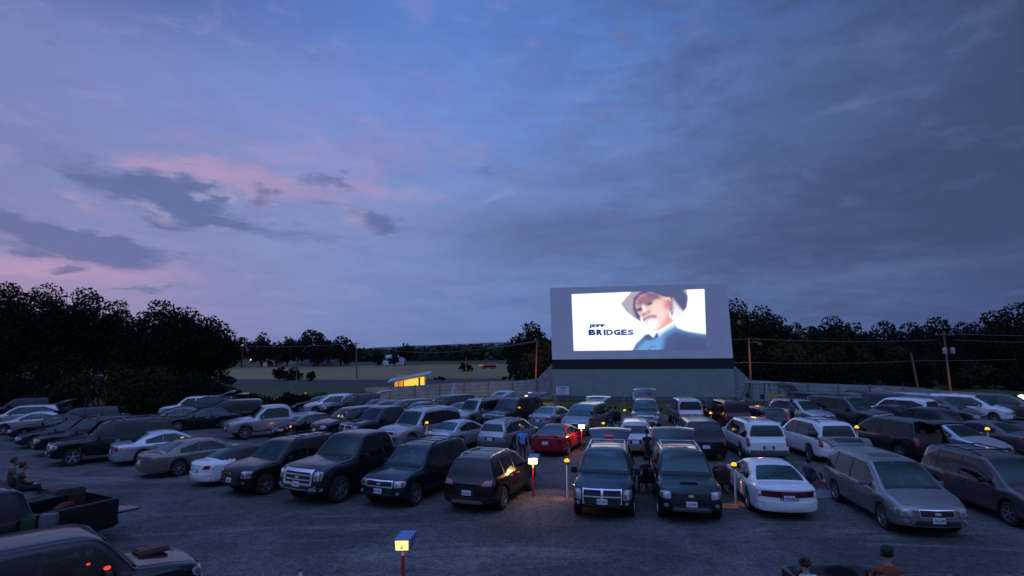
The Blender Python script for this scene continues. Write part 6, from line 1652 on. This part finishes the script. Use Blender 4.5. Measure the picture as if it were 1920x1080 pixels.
# ------------------------------------------------------------------ people
HAIRB = mat('hair_brown', (.035, .018, .012), rough=.8); HAIRD = mat('hair_dark', (.008, .007, .007), rough=.8); HAIRG = mat('hair_grey', (.25, .22, .2), rough=.8)
SKIN = mat('skin', (.30, .17, .125), rough=.6); SHOE = mat('shoe', (.02, .02, .02), rough=.7)
def cloth(n, c): return mat('cloth_' + n, c, rough=.9, var=.12, vscale=8)
def person(label, loc, yaw, pose, shirt, pants, hair=None, s=1.0, head_turn=0, base=0.0, group=None):
    """x right, y forward; base: height of the seat the person rests on"""
    J = {}
    if pose == 'stand':
        J.update(pel=(0, 0, .95), chest=(0, .01, 1.28), neck=(0, .01, 1.47), head=(0, .03, 1.64))
        for k, n in ((-1, 'L'), (1, 'R')):
            J['hip' + n] = (k * .1, 0, .9); J['kn' + n] = (k * .12, .03 + .06 * k, .5); J['an' + n] = (k * .13, -.02 + .07 * k, .08); J['toe' + n] = (k * .15, .14 + .07 * k, .035)
            J['sh' + n] = (k * .19, 0, 1.41); J['el' + n] = (k * .26, -.02, 1.13); J['wr' + n] = (k * .26, .1, .90)
    else:
        b = base
        J.update(pel=(0, 0, b + .12), chest=(0, -.03, b + .44), neck=(0, 0, b + .62), head=(0, .04, b + .78))
        for k, n in ((-1, 'L'), (1, 'R')):
            J['hip' + n] = (k * .1, .04, b + .1)
            if pose == 'floor': J['kn' + n] = (k * .16, .42, b + .38); J['an' + n] = (k * .14, .66, b + .06); J['toe' + n] = (k * .15, .82, b + .05)
            else: J['kn' + n] = (k * .14, .46, b + .1); J['an' + n] = (k * .14, .50, max(.08, b - .34)); J['toe' + n] = (k * .15, .66, max(.04, b - .38))
            J['sh' + n] = (k * .19, -.02, b + .56); J['el' + n] = (k * .25, .1, b + .32); J['wr' + n] = (k * .14, .32, b + .30)
    R_ = dict(pel=.135, chest=.15, neck=.055, head=.10, hip=.09, kn=.058, an=.04, toe=.035, sh=.062, el=.043, wr=.028)
    E = [('pel', 'chest'), ('chest', 'neck'), ('neck', 'head')]
    for n in 'LR': E += [('pel', 'hip' + n), ('hip' + n, 'kn' + n), ('kn' + n, 'an' + n), ('an' + n, 'toe' + n), ('chest', 'sh' + n), ('sh' + n, 'el' + n), ('el' + n, 'wr' + n)]
    names = list(J); 
    rad = {k: R_[k] if k in R_ else R_[k[:-1]] for k in names}
    me = bpy.data.meshes.new('body'); V = [Vector(J[k]) for k in names]; ix = {k: i for i, k in enumerate(names)}
    # a palm and four fingers and a thumb on each wrist
    ed = [(ix[a], ix[b]) for a, b in E]; rr = [rad[k] for k in names]
    for n in 'LR':
        k = -1 if n == 'L' else 1
        w = V[ix['wr' + n]]; f = (w - V[ix['el' + n]]).normalized(); side = Vector((k, 0, 0)); side = (side - f * side.dot(f)).normalized(); up = f.cross(side)
        V.append(w + f * .075); pi = len(V) - 1; ed.append((ix['wr' + n], pi)); rr.append(.032)
    me.from_pydata(V, ed, []); o = bpy.data.objects.new('tmp', me); COL.objects.link(o)
    md = o.modifiers.new('k', 'SKIN'); sv = me.skin_vertices[0].data
    for i, r in enumerate(rr):
        sv[i].radius = (r, r * .85); sv[i].use_root = (i == 0)
    sb = o.modifiers.new('u', 'SUBSURF'); sb.levels = 1; sb.render_levels = 1
    bpy.context.view_layer.update()
    b = bpy.data.meshes.new_from_object(o.evaluated_get(bpy.context.evaluated_depsgraph_get()))
    COL.objects.unlink(o); bpy.data.objects.remove(o)
    vs = [v.co.copy() for v in b.vertices]; fs = [tuple(p.vertices) for p in b.polygons]; bpy.data.meshes.remove(b)
    mb = MB(); mb.add(vs, fs)
    hd = Vector(J['head']); mb.ball(hd + Vector((0, .005, .015)), .105, 12, (.82, .95, 1.12)); mb.ball(hd + Vector((0, .105, -.005)), .02, 6, (.8, 1, 1.3))
    for sg in (-1, 1): mb.ball(hd + Vector((sg * .088, 0, 0)), .026, 6, (.4, .8, 1.2))
    for n in 'LR':
        k = -1 if n == 'L' else 1
        w = Vector(J['wr' + n]); f = (w - Vector(J['el' + n])).normalized(); side = Vector((k, 0, 0)); side = (side - f * side.dot(f)).normalized(); dn = -f.cross(side) * k
        for i in range(4):
            o_ = side * (.026 - .017 * i); ln = (.062, .072, .068, .052)[i]; p0 = w + f * .08 + o_
            mb.path([p0, p0 + f * ln * .6, p0 + f * ln + dn * .02], [.009, .008, .006], 5)
        p0 = w + f * .03 - side * .03; mb.path([p0, p0 - side * .025 + f * .03, p0 - side * .03 + f * .055], [.010, .009, .007], 5)
    neck = Vector(J['neck']); hipz = J['pel'][2]
    segs = [(Vector(J[a]), Vector(J[c]), a, c) for a, c in E]
    mi = []
    for f in mb.f:
        c = Vector((0, 0, 0))
        for i in f: c += Vector(mb.v[i])
        c /= len(f); best = None; bd_ = 1e9
        for a, d, na, nc in segs:
            t = max(0, min(1, (c - a).dot(d - a) / (d - a).length_squared)); q = (c - a.lerp(d, t)).length
            if q < bd_: bd_ = q; best = (na, nc, t)
        na, nc, t = best
        if nc == 'head' or (nc == 'neck' and t > .93): m = 0
        elif nc.startswith('wr') or na.startswith('wr'): m = 0
        elif nc.startswith('el') and t > .55: m = 0
        elif nc.startswith('toe') or (nc.startswith('an') and t > .93): m = 3
        elif nc.startswith(('kn', 'an', 'hip')): m = 2
        elif nc == 'chest' and t < .12: m = 2
        else: m = 1
        mi.append(m)
    root = thing('person', label, 'person', loc, yaw, group); root.scale = (s, s, s)
    me = mesh_obj('body', mb.v, mb.f, None, root, 70, [SKIN, shirt, pants, SHOE], mi)
    mh = MB(); mh.ball(hd + Vector((0, -.018, .045)), .112, 12, (.86, .95, 1.0))
    if hair is None: hair = HAIRB
    hr = random.Random(int(loc[0] * 100))
    for _ in range(9):
        an = hr.uniform(2.6, 6.8); mh.ball(hd + Vector((.075 * math.cos(an), -.02 + .075 * math.sin(an), hr.uniform(.0, .12))), hr.uniform(.03, .048), 7)
    vsh = [v for v in mh.v]; mh.f = [f for f in mh.f if not (sum(vsh[i][1] for i in f) / len(f) > hd.y + .045 and sum(vsh[i][2] for i in f) / len(f) < hd.z + .07) and sum(vsh[i][2] for i in f) / len(f) > hd.z - .06]
    mh.m = [0] * len(mh.f); mh.build('hair', hair, root, 70)
    me_ = MB()
    for sg in (-1, 1): me_.ball(hd + Vector((sg * .034, .093, .018)), .011, 6)
    me_.build('eye', mat('eye_dark', (.02, .015, .01), rough=.3), root, 70)
    mm = MB(); mm.path([hd + Vector((-.025, .098, -.045)), hd + Vector((0, .104, -.048)), hd + Vector((.025, .098, -.045))], .005, 5); mm.build('mouth', mat('lips', (.25, .08, .07), rough=.5), root, 70)
    return root
BLU = cloth('sky_blue', (.10, .30, .60)); DRED = cloth('dark_red', (.10, .02, .02)); BLK = cloth('black', (.012, .012, .014)); NAV = cloth('navy', (.02, .04, .10)); ORG = cloth('orange', (.2, .045, .015)); WHT = cloth('pale_blue', (.45, .5, .65))
TAN = cloth('tan', (.075, .05, .04)); GRY = cloth('grey', (.15, .15, .17)); PUR = cloth('plum', (.08, .03, .07)); DJ = cloth('jeans', (.03, .04, .08)); TEALC = cloth('teal', (.03, .12, .15))
p = gp(980, 874); person('person in a sky blue shirt walking between the black crossover and the red coupe', (p.x, p.y, 0), math.radians(200), 'stand', BLU, DRED, HAIRG, 1.0)
p = gp(1112, 832); person('person in dim brown clothes walking behind the raised blue tailgate', (p.x, p.y, 0), math.radians(30), 'stand', cloth('rust', (.12, .05, .03)), DRED, HAIRB, .98)
def chair_(u, v, label, c, yaw=0.0, s=1.0):
    p = gp(u, v); root = thing('camping_chair', label, 'chair', (p.x, p.y, 0), yaw, 'folding camping chairs')
    root.scale = (s, s, s)
    mb = MB(); mb.add([(-.26, -.2, .42), (.26, -.2, .42), (.26, .25, .45), (-.26, .25, .45), (-.26, -.2, .39), (.26, -.2, .39), (.26, .25, .42), (-.26, .25, .42)], [(0, 1, 2, 3), (7, 6, 5, 4), (0, 4, 5, 1), (1, 5, 6, 2), (2, 6, 7, 3), (3, 7, 4, 0)]); mb.build('seat', c, root)
    mb = MB(); mb.add([(-.26, -.2, .42), (.26, -.2, .42), (.27, -.36, .95), (-.27, -.36, .95), (-.26, -.23, .42), (.26, -.23, .42), (.27, -.39, .95), (-.27, -.39, .95)], [(0, 3, 2, 1), (4, 5, 6, 7), (0, 1, 5, 4), (1, 2, 6, 5), (2, 3, 7, 6), (3, 0, 4, 7)]); mb.build('backrest', c, root)
    for x, y in ((-.28, -.25), (.28, -.25), (-.28, .25), (.28, .25)):
        mb = MB(); mb.tube((x, y, 0), (-x * .95, y * .9, .62 if y > 0 else .45), .012); mb.build('leg', DSTEEL, root)
    mb = MB(); mb.box((-.3, .0, .62), (.06, .5, .02)); mb.box((.3, .0, .62), (.06, .5, .02)); mb.build('armrest', c, root)
    return p
def seated(u, v, label, clabel, shirt, pants, ch, yaw=0.0, hair=None, s=1.0):
    p = chair_(u, v, clabel, ch, yaw, s); person(label, (p.x, p.y, 0), yaw, 'chair', shirt, pants, hair, s, base=.42)
seated(1214, 925, 'dark figure seated between the two SUVs with raised tailgates', 'black camping chair between the two SUVs with raised tailgates', BLK, BLK, BLK, .1, HAIRD)
seated(1353, 928, 'person in a plum top seated right of the SUV with the hood scoop', 'dark camping chair right of the SUV with the hood scoop', PUR, BLK, cloth('brown_canvas', (.06, .03, .025)), -.15, HAIRD)
p = gp(1518, 905); person('person in a blue shirt sitting on the ground behind the white sedan', (p.x, p.y, 0), math.radians(-60), 'floor', NAV, DJ, HAIRD)
p = gp(1556, 918); person('child in grey and red sitting on a blanket beside the champagne minivan', (p.x, p.y, 0), math.radians(80), 'floor', GRY, cloth('red', (.25, .03, .04)), HAIRB, .75)
def blob_rug(u, v, w, d, label, c):
    p = gp(u, v); vs = []; n = 10
    for j in range(n + 1):
        for i in range(n + 1):
            vs.append((w * (i / n - .5) + .04 * math.sin(j * 1.7), d * (j / n - .5) + .04 * math.sin(i * 1.3), .012 + .02 * abs(math.sin(i * 1.1 + j * .8))))
    fs = [(j * (n + 1) + i, j * (n + 1) + i + 1, (j + 1) * (n + 1) + i + 1, (j + 1) * (n + 1) + i) for j in range(n) for i in range(n)]
    o = mesh_obj('picnic_blanket', vs, fs, c, None, 60); o.location = (p.x, p.y, 0); md = o.modifiers.new('t', 'SOLIDIFY'); md.thickness = .01; tag(o, label, 'blanket')
blob_rug(1543, 925, 1.9, 1.4, 'pale blanket on the gravel between the white sedan and champagne minivan', cloth('blanket', (.16, .18, .2)))
p = gp(1215, 875); person('dark standing figure between the silver wagon and raised hatch', (p.x, p.y, 0), .3, 'stand', BLK, BLK, HAIRD, .9)
seated(1145, 800, 'person in teal seated on the lawn edge left of the short lamp', 'teal camping chair on the lawn edge left of the short lamp', TEALC, BLK, TEALC, 0.0, HAIRD)
seated(1155, 800, 'person in black seated right beside the one in teal', 'black camping chair right beside the teal one', BLK, BLK, BLK, 0.1, HAIRD)
seated(1052, 793, 'person in dark red seated between the silver sedan and taupe minivan', 'dark red camping chair between the silver sedan and taupe minivan', cloth('crimson', (.12, .02, .03)), BLK, cloth('crimson', (.12, .02, .03)), 0, HAIRD)
seated(1415, 796, 'person in black and white seated by the maroon boxy SUV', 'black camping chair by the maroon boxy SUV', GRY, BLK, BLK, 0, HAIRD)
seated(1432, 793, 'person in pale pink seated beside the blue-grey small wagon', 'pinkish camping chair beside the blue-grey small wagon', TAN, BLK, TAN, .2, HAIRB)
p = gp(1487, 802); person('person in teal standing left of the white crossover wagon', (p.x, p.y, 0), .4, 'stand', TEALC, BLK, HAIRD)
p = gp(1321, 792); person('child standing at the right side of the two-tone boxy SUV', (p.x, p.y, 0), .2, 'stand', BLK, BLK, HAIRB, .8)
seated(1660, 790, 'person in brown seated by the fence behind the grey full-size SUV', 'brown camping chair by the fence behind the grey full-size SUV', TAN, BLK, DRED, 0, HAIRD)
seated(1672, 790, 'person in black seated rightmost by the fence on the right', 'dark camping chair rightmost by the fence on the right', BLK, BLK, BLK, 0, HAIRD)
p = gp(984, 795); person('person in a teal top standing at the rear of the dark open-hatched van', (p.x, p.y, 0), .2, 'stand', TEALC, BLK, HAIRD, .95)
p = gp(142, 800); person('person sitting at the raised hatch of the pale wagon at the left', (p.x, p.y, 0), -.6, 'floor', BLK, BLK, HAIRB, base=.45)
# people in the pickup beds
c = Vector((-12.0, 11.6, 0))
p = gp(24, 886, 1.65); person('person in a pale tan top sitting at the left edge on the dark red pickup', (p.x, p.y, 0), math.radians(-50), 'chair', TAN, BLK, HAIRB, base=1.18)
p = gp(40, 890, 1.6); person('second person beside the tan one on the dark red pickup', (p.x + .1, p.y - .1, 0), math.radians(-40), 'chair', cloth('brown_top', (.045, .025, .02)), BLK, HAIRB, .95, base=1.18)
p = gp(1511, 1058, 1.42); person('child with brown hair in a pale blue shirt in the bottom right pickup bed', (p.x, p.y, 0), math.radians(12), 'floor', WHT, DJ, HAIRB, .86, base=.86)
p = gp(1664, 1050, 1.55); person('person in an orange shirt leaning in the bottom right pickup bed', (p.x, p.y, 0), math.radians(-14), 'floor', ORG, BLK, HAIRD, 1.0, base=.86)
# two people at the foot of the picture, left
p = gp(235, 1085, 1.25); seated_p = p
person('person in brown at the very bottom beside the corner SUV', (p.x, p.y, 0), math.radians(-30), 'chair', ORG, BLK, HAIRB, base=.42)
r_ = chair_(235, 1400, 'brown camping chair under the person at the very bottom', TAN, 0) if False else None
root = None
# things lying in and on the vehicles
def small_box(name, label, cat, loc, dim, m, rz=0.0, bev=.03):
    root = thing(name, label, cat, loc, rz); mb = MB(); mb.box((0, 0, dim[2] / 2), dim, bev=bev); mb.build('case', m, root, 40); mb = MB(); mb.box((0, 0, dim[2] + .01), (dim[0] * .9, dim[1] * .85, .03), bev=.01); mb.build('lid', m, root, 40); return root
bpy.context.view_layer.update()
hp_ = corner_suv.matrix_world @ Vector((1.5, .05, 1.115))
small_box('cargo_box', 'flat reddish box lying on the hood of the corner SUV', 'box', hp_, (.55, .4, .08), mat('box_red', (.08, .03, .025), rough=.7), .9)
cp_ = gp(70, 968, 1.3)
small_box('cooler', 'small white cooler in the bed of the teal pickup', 'cooler', (cp_.x - .15, cp_.y + .55, .8), (.35, .25, .38), mat('cooler_white', (.08, .09, .11), rough=.5), .3)
small_box('cushion', 'green cushion in the bed of the teal pickup', 'cushion', (cp_.x - .5, cp_.y + .35, .8), (.3, .3, .33), cloth('green_cushion', (.008, .03, .014)), .7)
small_box('storage_tub', 'dark red storage tub in the bed of the black pickup', 'tub', (gp(120, 926, 1.25).x - .2, gp(120, 926, 1.25).y + .5, .8), (.7, .5, .5), mat('tub_red', (.03, .006, .008), rough=.6), .7)
bp = gp(1490, 1066, 1.0); o = thing('folded_board', 'pale folded board leaning in the bottom right pickup bed', 'board', (bp.x, bp.y - .3, .8), math.radians(60))
mb = MB(); mb.box((0, 0, .1), (.9, .05, .25), Matrix.Rotation(.25, 3, 'Y')); mb.build('panel', mat('board_pale', (.35, .33, .27), rough=.7), o); mb = MB(); mb.box((0, -.05, .09), (.85, .03, .2), Matrix.Rotation(.25, 3, 'Y')); mb.build('backing', GREYTRIM, o)
# white ball-shaped balloon between the large pickup and the teal SUV
p = gp(726, 905); r_ = thing('balloon', 'white balloon bobbing beside the large dark pickup', 'balloon', (p.x, p.y, 0)); zb = gy(726, 832, p.y).z
mb = MB(); mb.ball((0, 0, zb), .14, 14, (1, 1, 1.12)); mb.build('skin', mat('balloon_white', (.8, .8, .9), rough=.3), r_, 70); mb = MB(); mb.path([(0, 0, zb - .15), (.03, .02, zb - .6), (0, 0, .02)], .004, 4); mb.build('string', WPOST, r_)
# lights seen in and on the cars
def glow(name, label, cat, u, v, y, r, colr, e, light=0.0):
    p = gy(u, v, y); r_ = thing(name, label, cat, (p.x, p.y, 0))
    mb = MB(); mb.ball((0, 0, p.z), r, 8); mb.build('bulb', mat('glow_%d_%d' % (u, v), (.2, .1, .05), emit=colr, estr=e), r_, 60)
    mb = MB(); mb.tube((0, 0, 0), (0, 0, p.z - r * .8), .012); mb.build('stand', DSTEEL, r_)
    if light: lamp_light('glow', light, colr, (0, -.3, p.z), r_, .05)
glow('lantern', 'orange lantern glowing between the dark green SUV and the pickup with the crosshair grille', 'lantern', 641, 781, gp(641, 815).y - .2, .11, (1, .4, .06), 1.5, 3)
glow('lantern', 'second orange lantern just right of the first beside the crosshair-grille pickup', 'lantern', 651, 775, gp(651, 812).y, .09, (1, .42, .06), 1.5, 2)
glow('lantern', 'reddish lantern low by the small maroon sedan', 'lantern', 545, 800, gp(545, 822).y - .3, .06, (1, .35, .1), 1.2, 2)
glow('lantern', 'red lantern behind the open-hatched dark SUV by the fence end', 'lantern', 667, 741, gp(667, 768).y, .12, (1, .12, .05), 1.2, .5)
glow('lantern', 'faint pink lantern over the pale crossover', 'lantern', 573, 737.5, gp(573, 766).y, .08, (1, .3, .2), .8, .3)

# red dashboard glow and seats inside the side windows of the corner SUV
for (dx, dy, dz, r, nm, e) in ((.62, -.80, 1.27, .035, 'dash_light', 2.5), (.35, -.795, 1.40, .022, 'dash_light', 1.0)):
    mb = MB(); mb.ball((dx, dy, dz), r, 8, (1.6, .5, 1)); mb.build(nm, mat('dash_%d' % int(dx * 100), (.4, .02, .01), emit=(1, .05, .03), estr=e), corner_suv, 60)

for m_ in bpy.data.materials:      # small glowing things carry their own lamps; let rays find the rest
    m_.cycles.emission_sampling = 'NONE'
